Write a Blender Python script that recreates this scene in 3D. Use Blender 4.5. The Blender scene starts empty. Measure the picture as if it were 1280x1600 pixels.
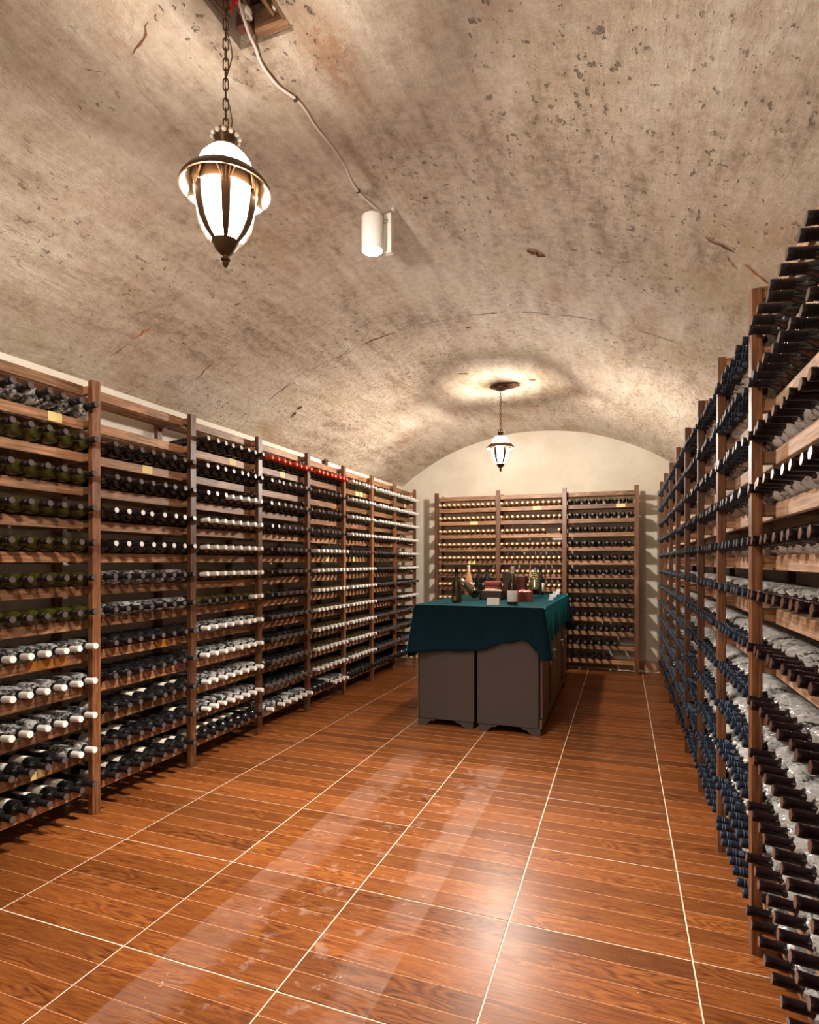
import bpy, bmesh, math, random
from mathutils import Vector, Matrix, Quaternion, noise
random.seed(7)
C = bpy.context.scene.collection
PI = math.pi
rad = math.radians

# ---------------------------------------------------------------- camera
YAW = rad(20.2)
cam_d = bpy.data.cameras.new('camera')
cam_d.sensor_fit = 'HORIZONTAL'; cam_d.sensor_width = 36.0
cam_d.lens = 36.0 * 905 / 1280
cam_d.shift_y = 77 / 1280
cam_d.clip_start = 0.05
cam = bpy.data.objects.new('camera', cam_d); C.objects.link(cam)
cam.location = (0, 0, 1.3); cam.rotation_euler = (rad(90), 0, YAW)
bpy.context.scene.camera = cam
# ---------------------------------------------------------------- world, exposure
w = bpy.data.worlds.new('world'); bpy.context.scene.world = w; w.use_nodes = True
w.node_tree.nodes['Background'].inputs[0].default_value = (0.9, 0.85, 0.8, 1)
w.node_tree.nodes['Background'].inputs[1].default_value = 0.0
vs = bpy.context.scene.view_settings
vs.view_transform = 'Standard'; vs.look = 'None'; vs.gamma = 1; vs.use_curve_mapping = False
vs.exposure = 1.8
cy = bpy.context.scene.cycles
cy.use_denoising = True
cy.max_bounces = 8; cy.diffuse_bounces = 5; cy.glossy_bounces = 3; cy.transparent_max_bounces = 10
cy.sample_clamp_indirect = 4.0
LANTERN_NEAR_W = 85.0  # bulb in the near lantern
LANTERN_FAR_W = 195.0  # bulb in the far lantern
SPOT_W = 230.0        # the ceiling spotlight
REAR_FILL_W = 26.0         # unseen lantern added behind the camera as fill
WARM = (1.0, 0.91, 0.80)

# ---------------------------------------------------------------- material helpers
def mat(name):
    m = bpy.data.materials.new(name); m.use_nodes = True
    nt = m.node_tree
    return m, nt, nt.nodes['Principled BSDF']
def N(nt, t, **kw):
    n = nt.nodes.new(t)
    for k, v in kw.items():
        if k.startswith('i_'):
            n.inputs[int(k[2:])].default_value = v
        else: setattr(n, k, v)
    return n
def L(nt, a, ao, b, bi): nt.links.new(a.outputs[ao], b.inputs[bi])
def ramp(nt, stops):
    r = nt.nodes.new('ShaderNodeValToRGB')
    e = r.color_ramp.elements
    while len(e) < len(stops): e.new(0.5)
    for x, (p, c) in zip(e, stops):
        x.position = p; x.color = (*c, 1) if len(c) == 3 else c
    return r
def mixc(nt, fac, a, b, mode='MIX'):
    """fac, a, b: constants or (node, output)"""
    n = nt.nodes.new('ShaderNodeMix'); n.data_type = 'RGBA'; n.blend_type = mode
    for v, i in ((fac, 0), (a, 6), (b, 7)):
        if isinstance(v, tuple) and hasattr(v[0], 'outputs'): nt.links.new(v[0].outputs[v[1]], n.inputs[i])
        elif isinstance(v, tuple): n.inputs[i].default_value = (*v[:3], 1)
        else: n.inputs[i].default_value = v
    return (n, 2)
def math_(nt, op, a, b=0.0, clamp=False):
    n = nt.nodes.new('ShaderNodeMath'); n.operation = op; n.use_clamp = clamp
    for i, v in enumerate((a, b)):
        if isinstance(v, tuple): nt.links.new(v[0].outputs[v[1]], n.inputs[i])
        else: n.inputs[i].default_value = v
    return (n, 0)
def setc(bs, nt, v):
    nt.links.new(v[0].outputs[v[1]], bs.inputs['Base Color'])
def bump(nt, bs, h, strength, dist):
    b = nt.nodes.new('ShaderNodeBump'); b.inputs['Strength'].default_value = strength; b.inputs['Distance'].default_value = dist
    nt.links.new(h[0].outputs[h[1]], b.inputs['Height']); nt.links.new(b.outputs[0], bs.inputs['Normal'])
def noise_n(nt, src, scale, sc=5.0, detail=6.0, rough=0.55, loc=(0, 0, 0)):
    mp = N(nt, 'ShaderNodeMapping'); mp.inputs['Scale'].default_value = scale; mp.inputs['Location'].default_value = loc
    nt.links.new(src[0].outputs[src[1]], mp.inputs[0])
    n = N(nt, 'ShaderNodeTexNoise'); n.inputs['Scale'].default_value = sc; n.inputs['Detail'].default_value = detail
    n.inputs['Roughness'].default_value = rough
    nt.links.new(mp.outputs[0], n.inputs['Vector'])
    return (n, 0)
def step(nt, v, a, b):
    n = nt.nodes.new('ShaderNodeMapRange'); n.clamp = True
    n.inputs[1].default_value = a; n.inputs[2].default_value = b; n.interpolation_type = 'SMOOTHSTEP'
    nt.links.new(v[0].outputs[v[1]], n.inputs[0])
    return (n, 0)
def simple(name, col, rough=0.5, metal=0.0, nz=0.0, nscale=40, **kw):
    m, nt, bs = mat(name)
    bs.inputs['Base Color'].default_value = (*col, 1); bs.inputs['Roughness'].default_value = rough; bs.inputs['Metallic'].default_value = metal
    for k, v in kw.items(): bs.inputs[k.replace('_', ' ')].default_value = v
    if nz:
        tc = N(nt, 'ShaderNodeTexCoord'); n = noise_n(nt, (tc, 3), (1, 1, 1), nscale)
        setc(bs, nt, mixc(nt, n, tuple(c * (1 - nz) for c in col), tuple(min(1, c * (1 + nz)) for c in col)))
    return m
M = {}
# dark stained rack timber: grain runs along local X, each board its own tone
def wood(name, dark, light, rough=0.5, wear=0.35):
    m, nt, bs = mat(name)
    tc = N(nt, 'ShaderNodeTexCoord'); oi = N(nt, 'ShaderNodeObjectInfo')
    off = N(nt, 'ShaderNodeVectorMath', operation='SCALE'); off.inputs[0].default_value = (13, 7, 5); L(nt, oi, 5, off, 3)
    ad = N(nt, 'ShaderNodeVectorMath', operation='ADD'); L(nt, tc, 3, ad, 0); L(nt, off, 0, ad, 1)
    g = noise_n(nt, (ad, 0), (1.6, 30, 30), 3.0, 8, 0.65)
    b = noise_n(nt, (ad, 0), (3, 9, 9), 1.6, 4)
    r = ramp(nt, [(0.32, dark), (0.55, tuple((a + c) / 2 for a, c in zip(dark, light))), (0.72, light)])
    L(nt, g[0], 0, r, 0)
    tone = math_(nt, 'MULTIPLY_ADD', (oi, 5), 0.75); tone[0].inputs[2].default_value = 0.6
    c = mixc(nt, 1.0, (r, 0), (1, 1, 1), 'MULTIPLY'); nt.links.new(tone[0].outputs[0], c[0].inputs[7])
    worn = mixc(nt, math_(nt, 'MULTIPLY', step(nt, b, 0.55, 0.75), wear), c, tuple(min(1, x * 1.7 + 0.05) for x in light))
    setc(bs, nt, worn); bs.inputs['Roughness'].default_value = rough
    bump(nt, bs, g, 0.5, 0.002)
    return m
M['post'] = wood('rack_timber', (0.042, 0.015, 0.007), (0.30, 0.115, 0.040), 0.42, 0.25)
M['rail'] = wood('rail_timber', (0.085, 0.035, 0.017), (0.52, 0.26, 0.125), 0.5, 0.4)
M['rail_pale'] = wood('dusty_rail_timber', (0.24, 0.125, 0.07), (0.60, 0.39, 0.25), 0.65, 0.5)
M['lath'] = wood('broken_lath_wood', (0.03, 0.014, 0.008), (0.33, 0.17, 0.08), 0.8, 0.4)

def glass_dark(name, col, rough=0.08, coat=0.0, trans=0.0):
    m, nt, bs = mat(name)
    bs.inputs['Base Color'].default_value = (*col, 1); bs.inputs['Roughness'].default_value = rough
    bs.inputs['Specular IOR Level'].default_value = 0.6; bs.inputs['Coat Weight'].default_value = coat
    bs.inputs['Transmission Weight'].default_value = trans
    # dust on the shoulders
    tc = N(nt, 'ShaderNodeTexCoord'); n = noise_n(nt, (tc, 3), (1, 1, 1), 30, 5)
    f = math_(nt, 'MULTIPLY', step(nt, n, 0.5, 0.8), 0.22)
    setc(bs, nt, mixc(nt, f, tuple(col), (0.22, 0.20, 0.17)))
    rr = math_(nt, 'MULTIPLY_ADD', f, 1.2); rr[0].inputs[2].default_value = rough
    nt.links.new(rr[0].outputs[0], bs.inputs['Roughness'])
    return m
M['glass_black'] = glass_dark('dark_wine_glass', (0.006, 0.006, 0.007))
M['glass_green'] = glass_dark('olive_green_glass', (0.040, 0.038, 0.005))
M['glass_brown'] = glass_dark('brown_green_glass', (0.030, 0.020, 0.006))
M['glass_amber'] = glass_dark('amber_dessert_wine', (0.22, 0.075, 0.02))
M['glass_rose'] = simple('rose_wine_glass', (0.85, 0.42, 0.22), 0.05, 0, Transmission_Weight=0.55)
def capsule(name, col, tip, rough=0.35, emblem=None, metal=0.0):
    m, nt, bs = mat(name)
    bs.inputs['Roughness'].default_value = rough; bs.inputs['Metallic'].default_value = metal; bs.inputs['Specular IOR Level'].default_value = 0.3
    tc = N(nt, 'ShaderNodeTexCoord'); sp = N(nt, 'ShaderNodeSeparateXYZ'); L(nt, tc, 3, sp, 0)
    c = mixc(nt, step(nt, (sp, 2), 0.3008, 0.3014), tuple(col), tuple(tip))
    if emblem:
        # ring emblem on the side plus thin gold line at the skirt
        dz = math_(nt, 'SUBTRACT', (sp, 2), 0.252)
        d = math_(nt, 'SQRT', math_(nt, 'ADD', math_(nt, 'MULTIPLY', (sp, 0), (sp, 0)), math_(nt, 'MULTIPLY', dz, dz)))
        side = math_(nt, 'LESS_THAN', (sp, 1), 0.0)
        ring = math_(nt, 'LESS_THAN', math_(nt, 'ABSOLUTE', math_(nt, 'SUBTRACT', d, 0.0078)), 0.0009)
        disc = math_(nt, 'MULTIPLY', math_(nt, 'LESS_THAN', d, 0.007), 0.35)
        c = mixc(nt, math_(nt, 'MULTIPLY', math_(nt, 'MAXIMUM', ring, disc), side), c, tuple(emblem))
        ln = math_(nt, 'LESS_THAN', math_(nt, 'ABSOLUTE', math_(nt, 'SUBTRACT', (sp, 2), 0.231)), 0.0009)
        c = mixc(nt, ln, c, (0.45, 0.32, 0.12))
        for zz in (0.270, 0.279):
            ln = math_(nt, 'LESS_THAN', math_(nt, 'ABSOLUTE', math_(nt, 'SUBTRACT', (sp, 2), zz)), 0.0006)
            c = mixc(nt, math_(nt, 'MULTIPLY', ln, 0.45), c, (0.4, 0.45, 0.52))
    setc(bs, nt, c)
    return m
M['cap_black'] = capsule('black_capsule', (0.012, 0.009, 0.010), (0.09, 0.07, 0.065), 0.3)
M['cap_purple'] = capsule('dark_plum_capsule', (0.009, 0.004, 0.005), (0.13, 0.07, 0.055), 0.22)
M['cap_blue'] = capsule('navy_capsule', (0.006, 0.012, 0.024), (0.040, 0.055, 0.08), 0.33, (0.13, 0.16, 0.22))
M['cap_white'] = capsule('white_capsule', (0.62, 0.58, 0.54), (0.85, 0.82, 0.78), 0.4)
M['cap_silver'] = capsule('black_capsule_with_silver_end', (0.012, 0.010, 0.011), (0.75, 0.72, 0.68), 0.3)
M['cap_red'] = simple('red_wax', (0.55, 0.035, 0.015), 0.35)
M['cap_gold'] = simple('pale_gold_capsule', (0.80, 0.66, 0.42), 0.35)
M['paper_label'] = simple('cream_paper_label', (0.72, 0.66, 0.55), 0.6, 0, 0.06)
def sleeve(name, op, col=(0.85, 0.83, 0.80)):
    m, nt, bs = mat(name)
    bs.inputs['Base Color'].default_value = (*col, 1); bs.inputs['Roughness'].default_value = 0.25
    bs.inputs['Specular IOR Level'].default_value = 0.9
    tc = N(nt, 'ShaderNodeTexCoord')
    oi = N(nt, 'ShaderNodeObjectInfo')
    ad = N(nt, 'ShaderNodeVectorMath', operation='ADD'); L(nt, tc, 3, ad, 0); L(nt, oi, 5, ad, 1)
    n = noise_n(nt, (ad, 0), (1, 1, 0.7), 75, 8, 0.75)
    n2 = noise_n(nt, (ad, 0), (1, 1, 0.4), 16, 4, 0.6)
    f = step(nt, math_(nt, 'ADD', n, math_(nt, 'MULTIPLY', n2, 0.7)), 0.86 - op * 0.24, 1.02 - op * 0.24)
    bump(nt, bs, math_(nt, 'ADD', n2, math_(nt, 'MULTIPLY', n, 0.6)), 1.0, 0.05)
    tr = N(nt, 'ShaderNodeBsdfTransparent'); mx = N(nt, 'ShaderNodeMixShader')
    bs.inputs['Coat Weight'].default_value = 0.8; bs.inputs['Coat Roughness'].default_value = 0.08
    f2 = math_(nt, 'MULTIPLY_ADD', f, 0.80 + op * 0.15); f2[0].inputs[2].default_value = 0.06
    nt.links.new(f2[0].outputs[0], mx.inputs[0]); L(nt, tr, 0, mx, 1); L(nt, bs, 0, mx, 2)
    L(nt, mx, 0, nt.nodes['Material Output'], 0)
    return m
M['sleeve_clear'] = sleeve('clear_plastic_sleeve', 0.30)
M['sleeve_white'] = sleeve('white_foam_netting', 0.75, (0.93, 0.90, 0.86))

def vault_mat():
    m, nt, bs = mat('stained_vault_plaster')
    geo = N(nt, 'ShaderNodeNewGeometry'); P = (geo, 0)
    sp = N(nt, 'ShaderNodeSeparateXYZ'); L(nt, geo, 0, sp, 0)
    streak = noise_n(nt, P, (5, 1.1, 5), 1.8, 9, 0.7)
    fine = noise_n(nt, P, (20, 4.5, 20), 2.0, 8, 0.7, (3, 1, 2))
    big = noise_n(nt, P, (1, 0.7, 1), 1.3, 5, 0.6)
    spk = noise_n(nt, P, (1, 1, 1), 22, 8, 0.75)
    r = ramp(nt, [(0.10, (0.30, 0.205, 0.135)), (0.44, (0.58, 0.46, 0.35)), (0.85, (0.78, 0.68, 0.56))])
    mixn = math_(nt, 'ADD', math_(nt, 'MULTIPLY', streak, 0.40), math_(nt, 'ADD', math_(nt, 'MULTIPLY', big, 0.25), math_(nt, 'MULTIPLY', spk, 0.35)))
    st = step(nt, mixn, 0.30, 0.70)
    nt.links.new(st[0].outputs[0], r.inputs[0])
    c = (r, 0)
    # rust and damp stains
    s1 = noise_n(nt, P, (1.5, 0.8, 1.5), 1.5, 6, 0.65, (5, 2, 0))
    c = mixc(nt, math_(nt, 'MULTIPLY', step(nt, s1, 0.54, 0.72), 0.55), c, (0.42, 0.235, 0.11))
    s2 = noise_n(nt, P, (0.9, 0.6, 0.9), 1.7, 4, 0.6, (1, 9, 3))
    c = mixc(nt, math_(nt, 'MULTIPLY', step(nt, s2, 0.53, 0.70), 0.40), c, (0.46, 0.34, 0.14))
    # brown patch by the opening
    dx = math_(nt, 'SUBTRACT', (sp, 0), -0.90); dy = math_(nt, 'SUBTRACT', (sp, 1), 1.70)
    d = math_(nt, 'ADD', math_(nt, 'MULTIPLY', math_(nt, 'MULTIPLY', dx, dx), 60.0), math_(nt, 'MULTIPLY', math_(nt, 'MULTIPLY', dy, dy), 16.0))
    d = math_(nt, 'ADD', d, math_(nt, 'MULTIPLY', s1, 1.2))
    near = step(nt, d, 1.7, 0.5)
    c = mixc(nt, math_(nt, 'MULTIPLY', near, math_(nt, 'MULTIPLY', step(nt, spk, 0.35, 0.6), 0.8)), c, (0.33, 0.15, 0.06))
    # fine streaks of dirt
    c = mixc(nt, math_(nt, 'MULTIPLY', step(nt, fine, 0.56, 0.76), 0.40), c, (0.30, 0.20, 0.13))
    # pits
    p1 = noise_n(nt, P, (1, 0.7, 1), 34, 4, 0.6, (2, 2, 2))
    pm = noise_n(nt, P, (1, 1, 1), 1.9, 3, 0.5, (7, 1, 1))
    pit = math_(nt, 'MULTIPLY', step(nt, p1, 0.62, 0.67), step(nt, pm, 0.42, 0.56))
    c = mixc(nt, math_(nt, 'MULTIPLY', pit, 0.75), c, (0.14, 0.10, 0.07))
    # pour joint across the vault
    w = math_(nt, 'ABSOLUTE', math_(nt, 'SUBTRACT', math_(nt, 'ADD', (sp, 1), math_(nt, 'MULTIPLY', spk, 0.05)), 3.86))
    jb = noise_n(nt, P, (1, 1, 1), 3.1, 4)
    jt = math_(nt, 'MULTIPLY', step(nt, w, 0.010, 0.003), step(nt, jb, 0.46, 0.56))
    c = mixc(nt, math_(nt, 'MULTIPLY', jt, 0.8), c, (0.12, 0.085, 0.06))
    setc(bs, nt, c); bs.inputs['Roughness'].default_value = 0.85
    h = math_(nt, 'ADD', math_(nt, 'MULTIPLY', fine, 0.5), math_(nt, 'SUBTRACT', math_(nt, 'MULTIPLY', spk, 0.7), math_(nt, 'ADD', pit, jt)))
    bump(nt, bs, h, 1.0, 0.026)
    return m
M['vault'] = vault_mat()
def plaster(name, a, b, dirt):
    m, nt, bs = mat(name)
    geo = N(nt, 'ShaderNodeNewGeometry'); P = (geo, 0)
    n = noise_n(nt, P, (1, 1, 1), 1.6, 8, 0.6); n2 = noise_n(nt, P, (1.2, 1.2, 0.35), 4, 6, 0.7, (3, 3, 3))
    c = mixc(nt, step(nt, n, 0.35, 0.65), a, b)
    c = mixc(nt, math_(nt, 'MULTIPLY', step(nt, n2, 0.55, 0.75), 0.35), c, dirt)
    setc(bs, nt, c); bs.inputs['Roughness'].default_value = 0.85
    n3 = noise_n(nt, P, (1, 1, 1), 26, 6, 0.7); bump(nt, bs, n3, 0.35, 0.008)
    return m
M['wall'] = plaster('cream_wall_plaster', (0.74, 0.68, 0.58), (0.82, 0.77, 0.68), (0.56, 0.47, 0.36))
M['wall_back'] = plaster('beige_wall_plaster', (0.58, 0.51, 0.41), (0.69, 0.62, 0.52), (0.48, 0.39, 0.29))
M['plinth'] = plaster('worn_red_plinth', (0.40, 0.16, 0.09), (0.60, 0.40, 0.30), (0.20, 0.08, 0.05))
M['grout'] = simple('pale_grout', (0.66, 0.53, 0.40), 0.8, 0, 0.2)
M['groove'] = simple('tile_groove', (0.50, 0.25, 0.13), 0.6, 0, 0.2)

def tile_mat():
    m, nt, bs = mat('wood_print_tile')
    geo = N(nt, 'ShaderNodeNewGeometry'); P = (geo, 0)
    tc = N(nt, 'ShaderNodeTexCoord'); oi = N(nt, 'ShaderNodeObjectInfo')
    sp = N(nt, 'ShaderNodeSeparateXYZ'); L(nt, tc, 3, sp, 0)
    gp = N(nt, 'ShaderNodeSeparateXYZ'); L(nt, geo, 0, gp, 0)
    idx = math_(nt, 'FLOOR', math_(nt, 'MULTIPLY', (sp, 1), 1 / 0.097))
    wn = N(nt, 'ShaderNodeTexWhiteNoise', noise_dimensions='2D')
    cb = N(nt, 'ShaderNodeCombineXYZ'); nt.links.new(idx[0].outputs[0], cb.inputs[0]); L(nt, oi, 5, cb, 1); L(nt, cb, 0, wn, 0)
    off = N(nt, 'ShaderNodeVectorMath', operation='SCALE'); L(nt, wn, 1, off, 0); off.inputs[3].default_value = 17.0
    ad = N(nt, 'ShaderNodeVectorMath', operation='ADD'); L(nt, tc, 3, ad, 0); L(nt, off, 0, ad, 1)
    # cathedral grain: distorted bands stretched along X
    d = noise_n(nt, (ad, 0), (1.1, 5, 1), 1.5, 3, 0.45)
    g = math_(nt, 'FRACT', math_(nt, 'MULTIPLY', d, 22.0))
    g = math_(nt, 'ABSOLUTE', math_(nt, 'SUBTRACT', g, 0.5))
    gm = noise_n(nt, (ad, 0), (1.2, 3, 1), 2.0, 2, 0.5, (6, 1, 0))
    g = math_(nt, 'MULTIPLY_ADD', math_(nt, 'SUBTRACT', g, 0.25), step(nt, gm, 0.48, 0.60)); g[0].inputs[2].default_value = 0.25
    f = noise_n(nt, (ad, 0), (4, 55, 1), 2.4, 9, 0.75)
    fib = noise_n(nt, (ad, 0), (2, 16, 1), 2.0, 5, 0.6)
    grain = math_(nt, 'ADD', math_(nt, 'MULTIPLY', g, 0.35), math_(nt, 'MULTIPLY', f, 0.65))
    gs = step(nt, grain, 0.20, 0.58)
    r = ramp(nt, [(0.0, (0.030, 0.007, 0.003)), (0.34, (0.130, 0.034, 0.008)), (1.0, (0.27, 0.088, 0.019))])
    nt.links.new(gs[0].outputs[0], r.inputs[0])
    tone = math_(nt, 'MULTIPLY_ADD', (wn, 0), 0.50); tone[0].inputs[2].default_value = 0.62
    c = mixc(nt, 1.0, (r, 0), (1, 1, 1), 'MULTIPLY'); nt.links.new(tone[0].outputs[0], c[0].inputs[7])
    c = mixc(nt, math_(nt, 'MULTIPLY', step(nt, fib, 0.5, 0.68), 0.4), c, (0.085, 0.019, 0.006))
    # the lane where a runner lay: residue bands along its two edges, dusty and blotched between
    X = (gp, 0); Y = (gp, 1)
    n1 = noise_n(nt, P, (1, 1, 1), 5, 5, 0.6); n2 = noise_n(nt, P, (1, 1, 1), 12, 6, 0.65, (4, 4, 0))
    def band(x0, x1, s=0.004):
        return math_(nt, 'MULTIPLY', step(nt, X, x0 - s, x0 + s), step(nt, X, x1 + s, x1 - s))
    far = step(nt, Y, 4.1, 3.3); frr = step(nt, Y, -1.0, 0.2)
    lane = math_(nt, 'MULTIPLY', band(-1.425, -0.68), math_(nt, 'MULTIPLY', far, frr))
    jit = math_(nt, 'MULTIPLY', math_(nt, 'SUBTRACT', n1, 0.5), 0.18)
    Xj = math_(nt, 'ADD', X, jit)
    rb = math_(nt, 'MULTIPLY', step(nt, Xj, -0.84, -0.80), step(nt, X, -0.676, -0.684))
    lb = math_(nt, 'MULTIPLY', step(nt, X, -1.43, -1.42), step(nt, Xj, -1.20, -1.26))
    bands = math_(nt, 'MULTIPLY', math_(nt, 'MAXIMUM', rb, lb), math_(nt, 'MULTIPLY', far, math_(nt, 'MULTIPLY', step(nt, n1, 0.28, 0.55), math_(nt, 'ADD', 0.45, math_(nt, 'MULTIPLY', n2, 0.8)))))
    blot = math_(nt, 'MULTIPLY', lane, step(nt, n2, 0.55, 0.66))
    res = math_(nt, 'MAXIMUM', math_(nt, 'MULTIPLY', bands, 0.19), math_(nt, 'MULTIPLY', blot, 0.26))
    c = mixc(nt, res, c, (0.36, 0.24, 0.19))
    sc2 = noise_n(nt, P, (1, 1, 1), 28, 5, 0.7, (9, 2, 0))
    white = math_(nt, 'MULTIPLY', lane, math_(nt, 'MULTIPLY', step(nt, sc2, 0.62, 0.70), step(nt, n1, 0.50, 0.62)))
    c = mixc(nt, math_(nt, 'MULTIPLY', white, 0.65), c, (0.72, 0.62, 0.55))
    crumbs = noise_n(nt, P, (1, 1, 1), 60, 2, 0.5, (1, 5, 0))
    c = mixc(nt, math_(nt, 'MULTIPLY', step(nt, crumbs, 0.775, 0.79), 0.8), c, (0.75, 0.62, 0.5))
    setc(bs, nt, c)
    rr = math_(nt, 'ADD', math_(nt, 'MULTIPLY', res, 0.5), math_(nt, 'MULTIPLY_ADD', n2, 0.14))
    rr[0].inputs[1].links[0].from_node.inputs[2].default_value = 0.25
    nt.links.new(rr[0].outputs[0], bs.inputs['Roughness'])
    bs.inputs['Specular IOR Level'].default_value = 0.24
    bump(nt, bs, grain, 0.12, 0.002)
    return m
M['tile'] = tile_mat()

M['cabinet'] = simple('grey_brown_lacquer', (0.048, 0.037, 0.034), 0.42, 0, 0.12, 6)
M['cabinet_side'] = simple('brown_door_lacquer', (0.125, 0.062, 0.040), 0.38, 0, 0.15, 6)
M['cabinet_dark'] = simple('open_gap_shade', (0.018, 0.011, 0.009), 0.5)  # dark colour stands in for shade in the open gaps between doors
M['bronze'] = simple('aged_bronze', (0.11, 0.065, 0.035), 0.4, 0.75, 0.3, 60)
M['silver'] = simple('polished_pewter', (0.75, 0.70, 0.62), 0.2, 1.0)
M['pearl'] = simple('cream_bead_paint', (0.78, 0.68, 0.55), 0.35, 0.0)
M['rim_under'] = simple('rubbed_rim_paint', (0.34, 0.27, 0.19), 0.6, 0.0, 0.4, 25, Specular_IOR_Level=0.1)
M['white_metal'] = simple('white_powder_coat', (0.82, 0.80, 0.76), 0.35)
M['cable'] = simple('pinkish_white_cable', (0.72, 0.62, 0.58), 0.45)
M['clip'] = simple('dark_clip', (0.05, 0.03, 0.03), 0.5)
M['wire_red'] = simple('red_wire', (0.75, 0.03, 0.02), 0.4)
M['tag'] = simple('pale_yellow_tag', (0.78, 0.60, 0.24), 0.6, 0, 0.05)
M['tag_orange'] = simple('orange_plastic_strip', (0.42, 0.17, 0.03), 0.4)
M['splinter'] = simple('embedded_wood', (0.15, 0.06, 0.03), 0.8, 0, 0.5, 30)
M['splinter_orange'] = simple('rusty_wood', (0.40, 0.13, 0.04), 0.8, 0, 0.4, 30)
M['red_box'] = simple('oxblood_card', (0.27, 0.045, 0.035), 0.5, 0, 0.12)
M['red_satin'] = simple('red_satin', (0.60, 0.08, 0.09), 0.3, 0, 0.1, Sheen_Weight=0.3)
M['brown_box'] = simple('dark_brown_card', (0.060, 0.034, 0.028), 0.55, 0, 0.12)
M['brown_wood_box'] = simple('reddish_brown_box', (0.12, 0.035, 0.025), 0.5, 0, 0.12)
M['kraft'] = simple('shredded_paper', (0.45, 0.34, 0.22), 0.8, 0, 0.4)
M['acrylic'] = simple('clear_acrylic', (0.9, 0.95, 0.97), 0.08, 0, Transmission_Weight=0.7, IOR=1.3)
M['card'] = simple('white_card', (0.86, 0.83, 0.80), 0.6)
M['gold_label'] = simple('gold_label', (0.65, 0.30, 0.05), 0.35, 0.4)
M['twig'] = simple('straw_cord', (0.50, 0.40, 0.20), 0.8)
def velvet():
    m, nt, bs = mat('teal_velvet')
    tc = N(nt, 'ShaderNodeTexCoord'); n = noise_n(nt, (tc, 3), (1, 1, 1), 7, 5, 0.6)
    n2 = noise_n(nt, (tc, 3), (1, 1, 1), 140, 4, 0.7)
    setc(bs, nt, mixc(nt, n, (0.0004, 0.008, 0.013), (0.0012, 0.017, 0.028)))
    bs.inputs['Roughness'].default_value = 0.9; bs.inputs['Specular IOR Level'].default_value = 0.15
    bs.inputs['Sheen Weight'].default_value = 0.85; bs.inputs['Sheen Roughness'].default_value = 0.22
    bs.inputs['Sheen Tint'].default_value = (0.03, 0.62, 0.80, 1)
    bump(nt, bs, n2, 0.4, 0.002)
    return m
M['velvet'] = velvet()
def glow(name, col, s, t):
    m = bpy.data.materials.new(name); m.use_nodes = True; nt = m.node_tree; nt.nodes.remove(nt.nodes['Principled BSDF'])
    e = N(nt, 'ShaderNodeEmission'); e.inputs[0].default_value = (*col, 1); e.inputs[1].default_value = s
    tr = N(nt, 'ShaderNodeBsdfTransparent'); mx = N(nt, 'ShaderNodeMixShader'); mx.inputs[0].default_value = t
    L(nt, tr, 0, mx, 1); L(nt, e, 0, mx, 2); L(nt, mx, 0, nt.nodes['Material Output'], 0)
    return m
M['pane_lit'] = glow('lit_frosted_glass', (1.0, 0.93, 0.82), 4.0, 0.5)
M['dome_lit'] = glow('lit_opal_glass', (1.0, 0.93, 0.82), 4.0, 0.84)
M['led'] = glow('led_face', (0.92, 1.0, 0.98), 30.0, 1.0)

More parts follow.
